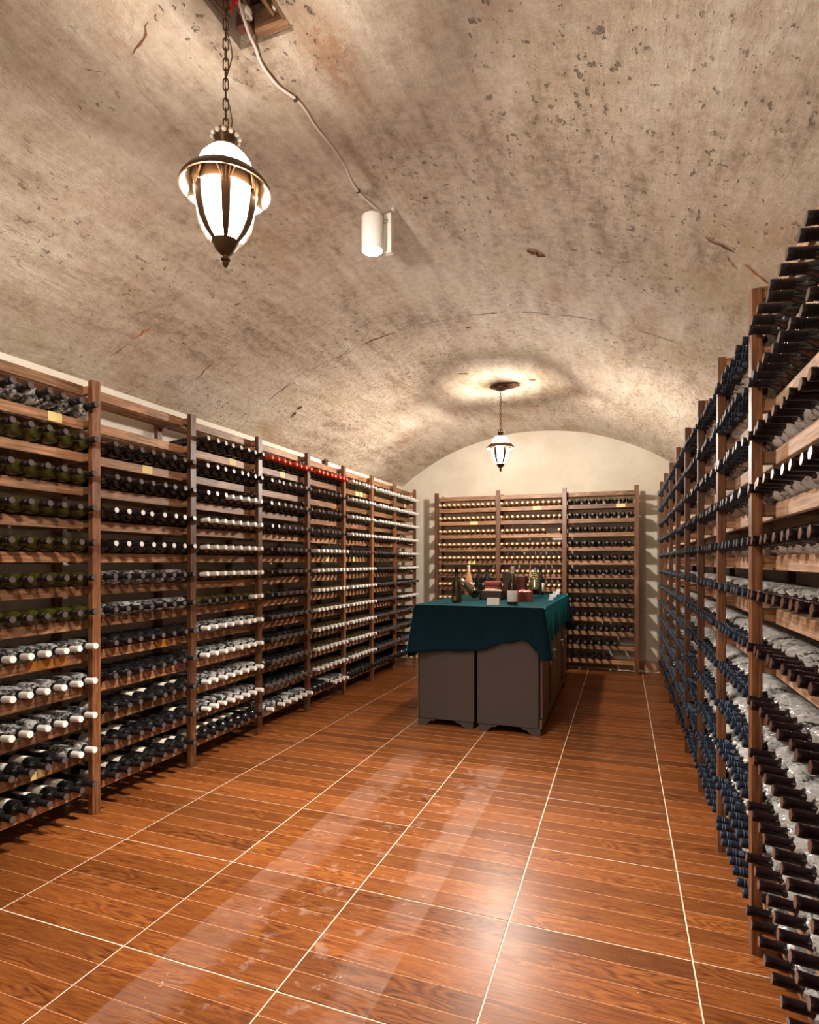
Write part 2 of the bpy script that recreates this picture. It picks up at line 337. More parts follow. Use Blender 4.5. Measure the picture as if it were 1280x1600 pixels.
# ---------------------------------------------------------------- mesh helpers
class MB:
    def __init__(s): s.v = []; s.f = []; s.m = []; s.cur = 0
    def add(s, vs, fs, mtx=None, mi=None):
        b = len(s.v)
        for p in vs:
            p = Vector(p)
            s.v.append(tuple(mtx @ p if mtx else p))
        s.f += [tuple(i + b for i in f) for f in fs]; s.m += [s.cur if mi is None else mi] * len(fs)
        return s
    def box(s, c, d, ch=0.0, mtx=None, mi=None):
        x, y, z = d[0] / 2, d[1] / 2, d[2] / 2
        if ch <= 0:
            vs = [(c[0] + a * x, c[1] + b * y, c[2] + e * z) for a in (-1, 1) for b in (-1, 1) for e in (-1, 1)]
            fs = [(0, 1, 3, 2), (4, 6, 7, 5), (0, 4, 5, 1), (2, 3, 7, 6), (0, 2, 6, 4), (1, 5, 7, 3)]
            return s.add(vs, fs, mtx, mi)
        bm = bmesh.new(); bmesh.ops.create_cube(bm, size=1)
        for v in bm.verts: v.co = Vector((v.co.x * d[0], v.co.y * d[1], v.co.z * d[2])) + Vector(c)
        bmesh.ops.bevel(bm, geom=bm.edges[:], offset=ch, segments=1, affect='EDGES')
        bm.verts.index_update()
        s.add([v.co.copy() for v in bm.verts], [[v.index for v in f.verts] for f in bm.faces], mtx, mi); bm.free()
        return s
    def lathe(s, prof, n=16, mtx=None, mi=None, a0=0.0, a1=2 * PI, mis=None):
        full = abs(a1 - a0 - 2 * PI) < 1e-6
        k = n if full else n + 1
        vs = []; fs = []; ms = []
        for r, z in prof:
            for i in range(k):
                a = a0 + (a1 - a0) * i / n
                vs.append((r * math.cos(a), r * math.sin(a), z))
        for j in range(len(prof) - 1):
            for i in range(n):
                i2 = (i + 1) % k if full else i + 1
                fs.append((j * k + i, j * k + i2, (j + 1) * k + i2, (j + 1) * k + i)); ms.append(mis[j] if mis else (s.cur if mi is None else mi))
        b = len(s.v)
        s.v += [tuple(mtx @ Vector(p) if mtx else p) for p in vs]; s.f += [tuple(i + b for i in f) for f in fs]; s.m += ms
        return s
    def tube(s, pts, r, n=8, closed=False, mi=None):
        pts = [Vector(p) for p in pts]; k = len(pts); vs = []; fs = []
        up = None
        for i, p in enumerate(pts):
            t = ((pts[(i + 1) % k] - pts[i - 1]) if closed or 0 < i < k - 1 else (pts[1] - pts[0] if i == 0 else pts[-1] - pts[-2])).normalized()
            if up is None: up = t.orthogonal().normalized()
            up = (up - t * up.dot(t)).normalized(); bi = t.cross(up)
            rr = r[i] if isinstance(r, (list, tuple)) else r
            for j in range(n):
                a = 2 * PI * j / n; vs.append(p + up * math.cos(a) * rr + bi * math.sin(a) * rr)
        for i in range(k if closed else k - 1):
            for j in range(n):
                a, b = i * n, ((i + 1) % k) * n
                fs.append((a + j, a + (j + 1) % n, b + (j + 1) % n, b + j))
        if not closed: fs += [tuple(range(n))[::-1], tuple((k - 1) * n + j for j in range(n))]
        return s.add(vs, fs, None, mi)
    def mesh(s, name, mats, smooth=False):
        me = bpy.data.meshes.new(name); me.from_pydata(s.v, [], s.f)
        for m in (mats if isinstance(mats, (list, tuple)) else [mats]): me.materials.append(m)
        me.polygons.foreach_set('material_index', s.m)
        if smooth:
            bm = bmesh.new(); bm.from_mesh(me); bmesh.ops.recalc_face_normals(bm, faces=bm.faces); bm.to_mesh(me); bm.free()
            me.polygons.foreach_set('use_smooth', [True] * len(me.polygons))
            try: me.set_sharp_from_angle(angle=rad(38))
            except Exception: pass
        else:
            bm = bmesh.new(); bm.from_mesh(me); bmesh.ops.recalc_face_normals(bm, faces=bm.faces); bm.to_mesh(me); bm.free()
        return me
def link(name, me, parent=None, loc=None, rot=None):
    o = bpy.data.objects.new(name, me); C.objects.link(o)
    if parent: o.parent = parent
    if loc is not None: o.location = loc
    if rot is not None: o.rotation_mode = 'QUATERNION'; o.rotation_quaternion = rot
    return o
def tag(o, label=None, cat=None, group=None, kind=None):
    if label: o['label'] = label
    if cat: o['category'] = cat
    if group: o['group'] = group
    if kind: o['kind'] = kind
    return o
def empty(name, loc=(0, 0, 0), rz=0.0):
    o = bpy.data.objects.new(name, None); C.objects.link(o); o.location = loc; o.rotation_euler = (0, 0, rz); o.empty_display_size = 0.05
    return o
def box_obj(name, c, d, m, parent=None, ch=0.0):
    return link(name, MB().box((0, 0, 0), d, ch).mesh(name, m), parent, c)

# ---------------------------------------------------------------- the room shell
XL, XR, Y0, Y1 = -2.87, 0.73, -1.75, 7.52
VC, VR, VZ = -1.07, 2.85, 0.12             # vault arc: centre x, radius, centre z
def vz(x): return VZ + math.sqrt(VR * VR - (x - VC) ** 2)
floor = link('floor', MB().box(((XL + XR) / 2, (Y0 + Y1) / 2, -0.0518), (XR - XL + 0.3, Y1 - Y0 + 0.3, 0.10)).mesh('floor', M['grout']))
tag(floor, 'floor of glossy orange-brown wood-print tiles', kind='structure')
TG = 0.0045
def tile_mesh(wx, wy, lo, hi):
    """one 60 cm tile with six planed strips, grooves pressed between them; cut to lo..hi in X"""
    b = MB(); x0, x1 = lo, hi; ys = []
    n = 6; p = wy / n; g = 0.0011
    ys.append((-wy / 2 + TG / 2, -0.001, 0)); ys.append((-wy / 2 + TG / 2 + 0.001, 0, 0))
    for i in range(1, n):
        y = -wy / 2 + p * i
        ys += [(y - g, 0, 1), (y - g * 0.4, -0.0006, 1), (y + g * 0.4, -0.0006, 1), (y + g, 0, 0)]
    ys.append((wy / 2 - TG / 2 - 0.001, 0, 0)); ys.append((wy / 2 - TG / 2, -0.001, 0))
    vs = []; fs = []; ms = []
    for (y, z, mi) in ys: vs += [(x0, y, z - 0.001), (x0 + 0.001, y, z), (x1 - 0.001, y, z), (x1, y, z - 0.001)]
    for i in range(len(ys) - 1):
        for j in range(3): fs.append((i * 4 + j, i * 4 + j + 1, i * 4 + 5 + j, i * 4 + 4 + j)); ms.append(ys[i][2])
    k = len(ys) * 4; e = len(vs)
    for (x, y) in ((x0, ys[0][0]), (x1, ys[0][0]), (x1, ys[-1][0]), (x0, ys[-1][0])): vs.append((x, y, -0.008))
    fs += [(0, e, e + 1, 3), (k - 4, k - 1, e + 2, e + 3), (e, e + 3, e + 2, e + 1)]; ms += [0, 0, 0]
    b.v = vs; b.f = fs; b.m = ms
    return b.mesh('floor_tile', [M['tile'], M['groove']])
TX0, TW, TY0, TH = 0.2145, 0.5995, 1.505, 0.582
cache = {}
for i in range(-6, 2):
    xa, xb = TX0 + TW * (i - 0), TX0 + TW * (i + 1)
    lo, hi = max(xa + TG / 2, XL), min(xb - TG / 2, XR)
    if hi - lo < 0.03: continue
    cx = (xa + xb) / 2
    for j in range(-6, 12):
        yc = TY0 + TH * (j + 0.5)
        if yc - TH / 2 < Y0 - 0.1 or yc + TH / 2 > Y1 + 0.15: continue
        key = (round(lo - cx, 4), round(hi - cx, 4))
        if key not in cache: cache[key] = tile_mesh(TW, TH, lo - cx, hi - cx)
        link('floor_tile', cache[key], floor, (cx, yc, random.uniform(-0.0005, 0.0003)))

# side walls, end walls under the vault
tag(box_obj('wall_left', (XL - 0.06, (Y0 + Y1) / 2, 1.20), (0.12, Y1 - Y0, 2.40), M['wall']), 'cream plastered wall behind the long rack of mixed caps', kind='structure')
tag(box_obj('wall_right', (XR + 0.06, (Y0 + Y1) / 2, 1.20), (0.12, Y1 - Y0, 2.40), M['wall']), 'cream plastered wall behind the rack of blue-capped bottles', kind='structure')
def arch_wall(name, y, m, label):
    b = MB(); n = 40; vs = []
    for yy in (y, y + 0.12):
        vs += [(XL - 0.12, yy, 0), (XR + 0.12, yy, 0)]
        for i in range(n + 1):
            x = XR + 0.12 - (XR - XL + 0.24) * i / n
            vs.append((x, yy, vz(x) + 0.05))
    k = n + 3
    fs = [tuple(range(k)), tuple(range(k, 2 * k))[::-1]] + [(i, (i + 1) % k, k + (i + 1) % k, k + i) for i in range(k)]
    b.add(vs, fs)
    tag(link(name, b.mesh(name, m)), label, kind='structure')
arch_wall('wall_back', Y1, M['wall_back'], 'beige plastered end wall under the arch of the vault')
arch_wall('wall_front', Y0 - 0.12, M['wall'], 'plastered end wall of the cellar')
tag(box_obj('baseboard_back', ((XL + XR) / 2, Y1 - 0.008, 0.05), (XR - XL, 0.016, 0.10), M['plinth']), 'worn reddish skirting along the end wall', kind='structure')

HX0, HX1, HY0, HY1 = -1.17, -0.97, 1.27, 1.585    # the broken opening by the first lantern
def vault():
    xs = sorted(set([round(XL - 0.03 + (XR - XL + 0.06) * i / 60, 4) for i in range(61)] + [HX0, HX1, -1.07]))
    xs = [x for x in xs if not any(0 < abs(x - h) < 0.02 for h in (HX0, HX1))]
    ys = sorted(set([round(Y0 - 0.02 + (Y1 - Y0 + 0.04) * i / 150, 4) for i in range(151)] + [HY0, HY1]))
    ys = [y for y in ys if not any(0 < abs(y - h) < 0.02 for h in (HY0, HY1))]
    b = MB(); nx, ny = len(xs), len(ys); vs = []
    for lay in (0, 1):
        for y in ys:
            for x in xs:
                ed = min(1, (x - XL) / 0.25, (XR - x) / 0.25, (Y1 - y) / 0.12 + 0.15)
                hd = 1.0 if not (HX0 - 0.1 < x < HX1 + 0.1 and HY0 - 0.1 < y < HY1 + 0.1) else 0.2
                a = 0.013 + 0.016 * max(0, min(1, (y - 4.2) / 1.5))
                d = noise.noise(Vector((x * 1.8, y * 1.1, 3.3))) * a + noise.noise(Vector((x * 6, y * 2.2, 9.1))) * 0.004
                z = vz(min(max(x, XL - 0.03), XR + 0.03)) + (d * max(0, ed) * hd if not lay else 0.13)
                vs.append((x, y, z))
    fs = []; o = nx * ny
    def hole(i, j): return HX0 - 1e-4 <= xs[i] and xs[i + 1] <= HX1 + 1e-4 and HY0 - 1e-4 <= ys[j] and ys[j + 1] <= HY1 + 1e-4
    for j in range(ny - 1):
        for i in range(nx - 1):
            if hole(i, j): continue
            q = j * nx + i
            fs.append((q, q + nx, q + nx + 1, q + 1)); fs.append((o + q, o + q + 1, o + q + nx + 1, o + q + nx))
            for (di, dj, a, c) in ((-1, 0, q, q + nx), (1, 0, q + 1, q + nx + 1), (0, -1, q, q + 1), (0, 1, q + nx, q + nx + 1)):
                ii, jj = i + di, j + dj
                if ii < 0 or jj < 0 or ii >= nx - 1 or jj >= ny - 1 or hole(ii, jj): fs.append((a, c, o + c, o + a))
    b.add(vs, fs)
    me = b.mesh('ceiling', M['vault']); me.polygons.foreach_set('use_smooth', [True] * len(me.polygons))
    me.set_sharp_from_angle(angle=rad(40))
    return tag(link('ceiling', me), 'stained barrel vault of rough board-marked concrete', kind='structure')
ceiling = vault()
# the broken opening: dark box above, split laths inside, a brick at its far end
b = MB()
b.box(((HX0 + HX1) / 2, (HY0 + HY1) / 2, 3.125), (HX1 - HX0 + 0.1, HY1 - HY0 + 0.1, 0.02))
link('recess_board', b.mesh('recess_board', M['lath']), ceiling)
for i in range(9):
    x = HX0 + 0.012 + i * 0.0215
    le = random.uniform(0.19, 0.30); dz = random.uniform(-0.03, 0.04)
    b = MB(); n = 5
    for s in range(n):
        pass
    pts = [(-le / 2 + le * s / 4, random.uniform(-0.003, 0.003), random.uniform(-0.004, 0.004)) for s in range(5)]
    b.tube(pts, [random.uniform(0.004, 0.011) for _ in pts], 6)
    o = link('lath', b.mesh('lath', M['lath']), ceiling, (x, HY0 + 0.02 + le / 2, 3.02 + dz))
    o.rotation_mode = 'XYZ'; o.rotation_euler = (0, random.uniform(-0.12, 0.12), PI / 2 + random.uniform(-0.12, 0.12))
b = MB().box((0, 0, 0), (0.125, 0.035, 0.07), 0.006)
link('brick', b.mesh('brick', M['lath']), ceiling, (-1.035, HY1 - 0.018, 3.012))
b = MB().box((0, 0, 0), (0.055, 0.03, 0.05), 0.008)
link('brick', b.mesh('brick', M['brown_wood_box']), ceiling, (-1.14, HY1 - 0.02, 3.03))
for (x, y, z, r) in ((-1.10, 1.53, 3.01, 0.012), (-1.085, 1.50, 3.0, 0.016), (-1.02, 1.54, 3.02, 0.011), (-1.01, 1.52, 3.03, 0.009)):
    bm = bmesh.new(); bmesh.ops.create_icosphere(bm, subdivisions=2, radius=r)
    for v in bm.verts: v.co *= 1 + noise.noise(v.co * 90) * 0.4
    me = bpy.data.meshes.new('mortar_lump'); bm.to_mesh(me); bm.free(); me.materials.append(M['wall'])
    link('mortar_lump', me, ceiling, (x, y, z))
# splinters and scars left in the concrete
def scar(p, q, wd, m, name='wood_splinter'):
    p, q = Vector(p), Vector(q); n = 7; pts = []; rs = []
    for i in range(n):
        t = i / (n - 1); x = p.lerp(q, t)
        x.x += random.uniform(-1, 1) * wd * 0.9; x.y += random.uniform(-1, 1) * wd * 0.9
        x.z = vz(x.x) - 0.001
        pts.append(x); rs.append(wd * 0.6 * (0.25 + 0.75 * math.sin(PI * (0.08 + 0.84 * t))) * random.uniform(0.35, 1.2))
    mb = MB().tube(pts, rs, 6)
    link(name, mb.mesh(name, m), ceiling)
scar((-1.486, 1.447, 0), (-1.358, 1.392, 0), 0.007, M['splinter'])
scar((-1.656, 1.398, 0), (-1.60, 1.455, 0), 0.004, M['splinter'])
scar((-2.711, 2.48, 0), (-2.60, 2.51, 0), 0.004, M['splinter'])
scar((-2.57, 2.50, 0), (-2.471, 2.531, 0), 0.009, M['splinter_orange'])
scar((-2.677, 3.102, 0), (-2.512, 3.09, 0), 0.009, M['splinter'])
scar((-2.539, 4.202, 0), (-2.50, 4.20, 0), 0.016, M['splinter'])
scar((-2.62, 4.24, 0), (-2.56, 4.22, 0), 0.010, M['splinter'])
scar((-2.64, 5.482, 0), (-2.526, 5.449, 0), 0.014, M['splinter_orange'])
scar((-0.477, 3.027, 0), (-0.384, 3.065, 0), 0.015, M['splinter'])
scar((0.321, 2.615, 0), (0.426, 2.655, 0), 0.008, M['splinter'])
scar((0.469, 2.711, 0), (0.592, 2.782, 0), 0.007, M['splinter_orange'])
scar((0.402, 2.696, 0), (0.448, 2.765, 0), 0.005, M['splinter_orange'])
scar((-0.918, 2.496, 0), (-0.845, 2.555, 0), 0.003, M['splinter'])
scar((-0.86, 2.50, 0), (-0.835, 2.51, 0), 0.009, M['splinter'])
scar((-1.05, 4.02, 0), (-1.02, 4.023, 0), 0.012, M['splinter'])
scar((-1.36, 4.95, 0), (-1.28, 5.0, 0), 0.011, M['splinter'])
scar((-0.80, 5.35, 0), (-0.74, 5.35, 0), 0.012, M['splinter_orange'])
scar((-1.20, 6.0, 0), (-1.14, 6.05, 0), 0.012, M['splinter'])
scar((-0.90, 6.3, 0), (-0.83, 6.3, 0), 0.013, M['splinter_orange'])
for (x0, x1, y) in ((-2.05, -1.82, 3.86), (-1.80, -1.52, 3.845), (-1.48, -1.20, 3.83), (-1.18, -0.92, 3.82), (-0.86, -0.78, 3.83), (-0.5, -0.44, 3.84)):
    scar((x0, y, 0), (x1, y, 0), 0.0045, M['splinter'], 'joint_crack')
# dark ragged plate, its colour standing in for the shaded hole at the second lantern
b = MB(); n = 16; vs = []
for zz in (0.0, -0.012):
    for i in range(n):
        a = 2 * PI * i / n; r = random.uniform(0.8, 1.1)
        x, y = 0.14 * r * math.cos(a) + 0.02, 0.085 * r * math.sin(a)
        vs.append((x, y, zz))
b.add(vs, [tuple(range(n)), tuple(range(n, 2 * n))[::-1]] + [(i, (i + 1) % n, n + (i + 1) % n, n + i) for i in range(n)])
link('recess_patch', b.mesh('recess_patch', M['splinter']), ceiling, (-1.07, 5.45, 2.955))

# ---------------------------------------------------------------- lanterns
LP = [(0.0, 0.545), (0.018, 0.545)]
def build_lantern(loc, zcan, label, power):
    root = empty('pendant_lantern', loc)          # origin at the tip of the finial
    tag(root, label, 'lamp', 'bronze lanterns hanging from the vault')
    H = zcan - loc[2]
    # canopy
    link('canopy', MB().lathe([(0, H), (0.062, H), (0.064, H - 0.008), (0.05, H - 0.016), (0.045, H - 0.03), (0.012, H - 0.036), (0, H - 0.036)], 24).mesh('canopy', M['bronze'], True), root)
    # chain
    ztop = 0.402; n = int(round((H - 0.036 - ztop) / 0.0285)); p = (H - 0.036 - ztop) / n
    ring = []
    for i in range(20):
        a = 2 * PI * i / 20; hx = 0.0075 * math.cos(a); hz = 0.011 * math.sin(a) + (0.0075 if math.sin(a) > 0.01 else -0.0075)
        ring.append((hx, 0, hz))
    lm = MB().tube(ring, 0.0019, 6, True).mesh('chain_link', M['bronze'], True)
    for i in range(n):
        o = link('chain_link', lm, root, (0, 0, ztop + p * (i + 0.5)))
        o.rotation_mode = 'XYZ'; o.rotation_euler = (0, 0, 0.5 + (PI / 2 if i % 2 else 0) + random.uniform(-0.15, 0.15))
    pts = [(0.004 + 0.010 * math.sin(i * 1.3), 0.008 + 0.006 * math.cos(i * 0.9), ztop - 0.01 + (H - 0.03 - ztop) * i / 14) for i in range(15)]
    link('flex', MB().tube(pts, 0.0016, 6).mesh('flex', M['bronze'], True), root)
    # crown with beads
    cr = [(0, 0.408), (0.010, 0.404), (0.012, 0.396), (0.030, 0.392), (0.036, 0.386), (0.034, 0.378), (0.026, 0.366), (0.022, 0.350), (0.026, 0.344), (0.050, 0.336), (0.05, 0.332), (0, 0.332)]
    link('crown', MB().lathe(cr, 24).mesh('crown', M['bronze'], True), root)
    bm = bmesh.new(); bmesh.ops.create_icosphere(bm, subdivisions=2, radius=0.0075); me = bpy.data.meshes.new('bead'); bm.to_mesh(me); bm.free()
    me.materials.append(M['pearl']); me.polygons.foreach_set('use_smooth', [True] * len(me.polygons))
    for i in range(12):
        a = 2 * PI * i / 12; link('bead', me, root, (0.037 * math.cos(a), 0.037 * math.sin(a), 0.378))
    # lit dome above the rim
    dm = [(0.036, 0.334), (0.055, 0.326), (0.070, 0.308), (0.078, 0.285), (0.081, 0.268), (0.084, 0.262)]
    dome = link('dome', MB().lathe(dm, 32).mesh('dome', M['dome_lit'], True), root)
    # rim: dark flared brim with pale underside
    rimp = [(0.078, 0.270), (0.098, 0.262), (0.114, 0.250), (0.125, 0.236), (0.129, 0.228), (0.129, 0.222), (0.125, 0.221), (0.121, 0.227), (0.108, 0.243), (0.092, 0.253), (0.078, 0.260), (0.078, 0.270)]
    link('rim', MB().lathe(rimp, 40, mis=[0, 0, 0, 0, 0, 0, 1, 1, 1, 1, 0]).mesh('rim', [M['bronze'], M['rim_under']], True), root)
    link('collar', MB().lathe([(0.0795, 0.264), (0.0885, 0.242), (0.0895, 0.214), (0.0850, 0.214), (0.0840, 0.242), (0.0760, 0.262), (0.0795, 0.264)], 32).mesh('collar', M['bronze'], True), root)
    # body: six lit panes between ribs
    bp = [(0.080, 0.262), (0.087, 0.240), (0.088, 0.205), (0.084, 0.165), (0.074, 0.125), (0.058, 0.095), (0.036, 0.072)]
    for k in range(6):
        a = rad(60 * k + 38)
        pr = [(r - 0.003, z) for r, z in bp]
        link('pane', MB().lathe(pr, 6, a0=a - rad(22), a1=a + rad(22)).mesh('pane', M['pane_lit'], True), root)
        rb = [(r + 0.003, z) for r, z in bp] + [(r - 0.004, z) for r, z in reversed(bp)] + [(bp[0][0] + 0.003, bp[0][1])]
        link('rib', MB().lathe(rb, 3, a0=a + rad(22), a1=a + rad(38)).mesh('rib', M['bronze'], True), root)
        # leaf ornament where the rib meets the brim
        lf = MB(); c = a + rad(30)
        for s in range(-2, 3):
            e = c + rad(7.5 * s); hh = 0.062 - 0.009 * abs(s)
            lf.tube([(0.086 * math.cos(e), 0.086 * math.sin(e), 0.256), (0.0945 * math.cos(e), 0.0945 * math.sin(e), 0.246),
                     (0.0935 * math.cos((e + c) / 2), 0.0935 * math.sin((e + c) / 2), 0.256 - hh)], [0.006, 0.005, 0.0015], 6)
        link('leaf_ornament', lf.mesh('leaf_ornament', M['bronze'], True), root)
    cup = [(0.040, 0.074), (0.036, 0.068), (0.030, 0.055), (0.018, 0.042), (0.008, 0.036), (0.007, 0.030), (0.013, 0.027), (0.013, 0.022), (0.008, 0.020), (0.010, 0.013), (0.006, 0.004), (0, 0)]
    link('finial', MB().lathe([(0, 0.074)] + cup, 20).mesh('finial', M['bronze'], True), root)
    for z, share in ((0.292, 0.22), (0.16, 0.78)):
        ld = bpy.data.lights.new('bulb', 'POINT'); ld.energy = power * share; ld.color = WARM; ld.shadow_soft_size = 0.045
        lo = bpy.data.objects.new('bulb', ld); C.objects.link(lo); lo.parent = root; lo.location = (0, 0, z)
    return root
build_lantern((-1.08, 1.392, 2.150), 3.11, 'glowing bronze lantern on a chain, the large near one beside the white spotlight', LANTERN_NEAR_W)
build_lantern((-1.08, 5.42, 2.142), 2.945, 'glowing bronze lantern on a chain, the small distant one above the table', LANTERN_FAR_W)
build_lantern((-1.08, -0.95, 2.150), 2.945, 'added bronze lantern behind the camera, unseen, lighting the near rack ends', REAR_FILL_W)  # added out of view to brighten the near ends of the racks
r = empty('wiring', (-1.09, 1.40, 2.93))
tag(r, 'loose red wires poking from the broken opening above the lantern', 'wires')
for k, (dx, h) in enumerate(((0.0, 0.14), (0.018, 0.15))):
    link('wire', MB().tube([(dx, 0.03, 0.02 * k), (dx + 0.006, 0.035, 0.05), (dx - 0.004, 0.03, 0.09), (dx, 0.02, h + 0.02)], 0.004, 6).mesh('wire', M['wire_red'], True), r)

# ---------------------------------------------------------------- ceiling spotlight and its cable
sp = empty('spotlight', (-1.087, 2.456, 2.735))
tag(sp, 'white cylindrical spotlight, lit, clipped to the vault beside the near lantern', 'spotlight')
link('housing', MB().lathe([(0, 0.160), (0.046, 0.160), (0.050, 0.155), (0.050, 0.003), (0.048, 0.0), (0.046, 0.0), (0.045, 0.006), (0.045, 0.010)], 36).mesh('housing', M['white_metal'], True), sp)
link('lens', MB().lathe([(0, 0.006), (0.0455, 0.006), (0.0455, 0.009), (0, 0.009)], 32).mesh('lens', M['led'], True), sp)
link('driver_box', MB().box((0.052, 0.072, 0.105), (0.038, 0.034, 0.185), 0.003).mesh('driver_box', M['white_metal']), sp)
link('bracket', MB().box((0.034, 0.048, 0.155), (0.05, 0.016, 0.012), 0.002).box((0.052, 0.072, 0.203), (0.05, 0.03, 0.010), 0.002).mesh('bracket', M['silver']), sp)
link('terminal', MB().lathe([(0, 0), (0.007, 0), (0.007, 0.018), (0, 0.018)], 10, Matrix.Translation((0.03, 0.08, 0.206))).lathe([(0, 0), (0.007, 0), (0.007, 0.018), (0, 0.018)], 10, Matrix.Translation((0.075, 0.07, 0.206))).mesh('terminal', M['white_metal'], True), sp)
ld = bpy.data.lights.new('spot_beam', 'SPOT'); ld.energy = SPOT_W; ld.color = (1.0, 0.93, 0.84); ld.spot_size = rad(100); ld.spot_blend = 0.9; ld.shadow_soft_size = 0.04
lo = bpy.data.objects.new('spot_beam', ld); C.objects.link(lo); lo.parent = sp; lo.location = (0, 0, -0.004)
cab = [(-1.075, 1.40, 3.05), (-1.088, 1.47, 2.985), (-1.10, 1.53, 2.955), (-1.11, 1.582, 2.953), (-1.124, 1.619, 2.955), (-1.132, 1.669, 2.957), (-1.128, 1.743, 2.959), (-1.103, 1.812, 2.962), (-1.097, 1.874, 2.962), (-1.102, 1.939, 2.962),
       (-1.098, 2.017, 2.962), (-1.094, 2.079, 2.962), (-1.096, 2.173, 2.962), (-1.111, 2.266, 2.962), (-1.116, 2.346, 2.96), (-1.104, 2.424, 2.958), (-1.075, 2.52, 2.95)]
def smooth_path(p, k=5):
    p = [Vector(q) for q in p]; out = []
    for i in range(len(p) - 1):
        a, b_, c, d = p[max(i - 1, 0)], p[i], p[i + 1], p[min(i + 2, len(p) - 1)]
        for s in range(k):
            t = s / k
            out.append(0.5 * ((2 * b_) + (c - a) * t + (2 * a - 5 * b_ + 4 * c - d) * t * t + (3 * b_ - a - 3 * c + d) * t ** 3))
    return out + [p[-1]]
cr = empty('power_cable', (0, 0, 0)); tag(cr, 'pinkish white cable stapled along the vault from opening to spotlight', 'cable')
link('cable', MB().tube(smooth_path(cab), 0.0048, 8).mesh('cable', M['cable'], True), cr)
for (x, y) in ((-1.103, 1.812), (-1.113, 2.36)):
    link('cable_clip', MB().box((x, y, 2.960), (0.016, 0.009, 0.016), 0.002).mesh('cable_clip', M['clip']), cr)

# ---------------------------------------------------------------- racks
POSTW, POSTD, RAILT, RAILH = 0.050, 0.032, 0.020, 0.050
mesh_cache = {}
def timber(l, a, b_, m):
    k = (round(l, 3), round(a, 3), round(b_, 3), m)
    if k not in mesh_cache: mesh_cache[k] = MB().box((0, 0, 0), (l, a, b_), 0.0018).mesh('timber', M[m])
    return mesh_cache[k]
def tilt(side, k): return {'left': 0.03 + 0.008 * k, 'right': 0.10, 'back': 0.06}[side]   # necks rise a little towards the aisle
class Rack:
    def __init__(s, side, origin, u, v, posts, zk, ztop, hpost, label, railm):
        """u runs along the rack, v from its face towards the wall; posts: u of every post centre"""
        s.o, s.u, s.v = Vector(origin), Vector(u), Vector(v); s.posts = posts; s.zk = zk
        s.root = empty('wine_rack', s.o); tag(s.root, label, 'rack')
        s.T = Matrix((s.u, s.v, Vector((0, 0, 1)))).transposed()
        Q = s.T.to_4x4()
        if s.T.determinant() < 0: Q = Matrix((s.u, -s.v, Vector((0, 0, 1)))).transposed().to_4x4()
        s.Q = Q.to_quaternion()
        vert = (Q @ Matrix.Rotation(-PI / 2, 4, 'Y')).to_quaternion()
        dep = (Q @ Matrix.Rotation(PI / 2, 4, 'Z')).to_quaternion()
        D = 0.30
        for p in posts:
            j = random.uniform(-0.006, 0.006)
            s.part('post', timber(hpost + round(j, 3), POSTD, POSTW, 'post'), (p, POSTD / 2, (hpost + j) / 2), vert)
            s.part('back_post', timber(hpost - 0.02, POSTD, POSTW * 0.8, 'post'), (p, D - POSTD / 2, (hpost - 0.02) / 2), vert)
            for z in list(zk) + [ztop]:
                s.part('cross_bearer', timber(D - 2 * POSTD, POSTW * 0.8, 0.04, 'rail'), (p, D / 2, z), dep)
        for i in range(len(posts) - 1):
            l = posts[i + 1] - posts[i] - POSTW * 0.8; c = (posts[i + 1] + posts[i]) / 2
            for k, z in enumerate(list(zk) + [ztop]):
                zz = z - random.uniform(0.0, 0.004)
                r = s.part('front_rail', timber(l, RAILT, RAILH, railm), (c, 0.080, zz), s.Q)
                if s.T.determinant() < 0: pass
                s.part('back_rail', timber(l, RAILT, RAILH * 0.9, 'rail'), (c, 0.222, z + (0.001 - 0.142 * tilt(side, k) if k < len(zk) else -0.005)), s.Q)
    def part(s, name, me, p, q):
        return link(name, me, s.root, s.T @ Vector(p), q)
    def world(s, p): return s.o + s.T @ Vector(p)
    def tagcard(s, u, k, w_=0.075, h_=0.045, m='tag'):
        z = (list(s.zk) + [0])[k]
        b = MB().box((0, 0, 0), (w_, 0.002, h_), 0.0)
        s.part('shelf_tag' if m == 'tag' else 'shelf_strip', b.mesh('shelf_tag', M[m]), (u, 0.0685, z), s.Q)
PL = [0.81, 1.53, 2.25, 2.97, 3.69, 4.41, 5.10, 5.78, 6.46, 7.16]
ZL = [0.114 + 0.1723 * k for k in range(12)]
ZR = [0.090 + 0.1723 * k for k in range(12)]
ZB = [0.120 + 0.1665 * k for k in range(12)]
left = Rack('left', (-2.55, 0, 0), (0, 1, 0), (-1, 0, 0), PL, ZL, 2.185, 2.235, 'long dark timber wine rack with red, white and black caps along the wall', 'rail')
PR = [0.72, 1.44, 2.21, 2.93, 3.65, 4.37, 5.09, 5.81, 6.52, 7.22]
right = Rack('right', (0.40, 0, 0), (0, 1, 0), (1, 0, 0), PR, ZR, 2.185, 2.205, 'long timber wine rack with dusty rails full of blue-capped bottles', 'rail_pale')
PB = [-2.248, -1.45, -0.65, 0.152]
back = Rack('back', (0, 7.11, 0), (1, 0, 0), (0, 1, 0), PB, ZB, 2.10, 2.175, 'three-bay timber wine rack standing before the end wall', 'rail')
for u, k in ((2.07, 11), (2.66, 10), (3.45, 11), (4.10, 11), (5.52, 11), (5.62, 11), (6.95, 11), (4.86, 7), (5.45, 7), (1.98, 1)): left.tagcard(u, k)
for u, k, w_ in ((2.03, 4, 0.20), (2.79, 4, 0.10), (3.55, 5, 0.17)): left.tagcard(u, k, w_, 0.046, 'tag_orange')
for u, k in ((1.62, 11), (2.42, 11)): right.tagcard(u, k)
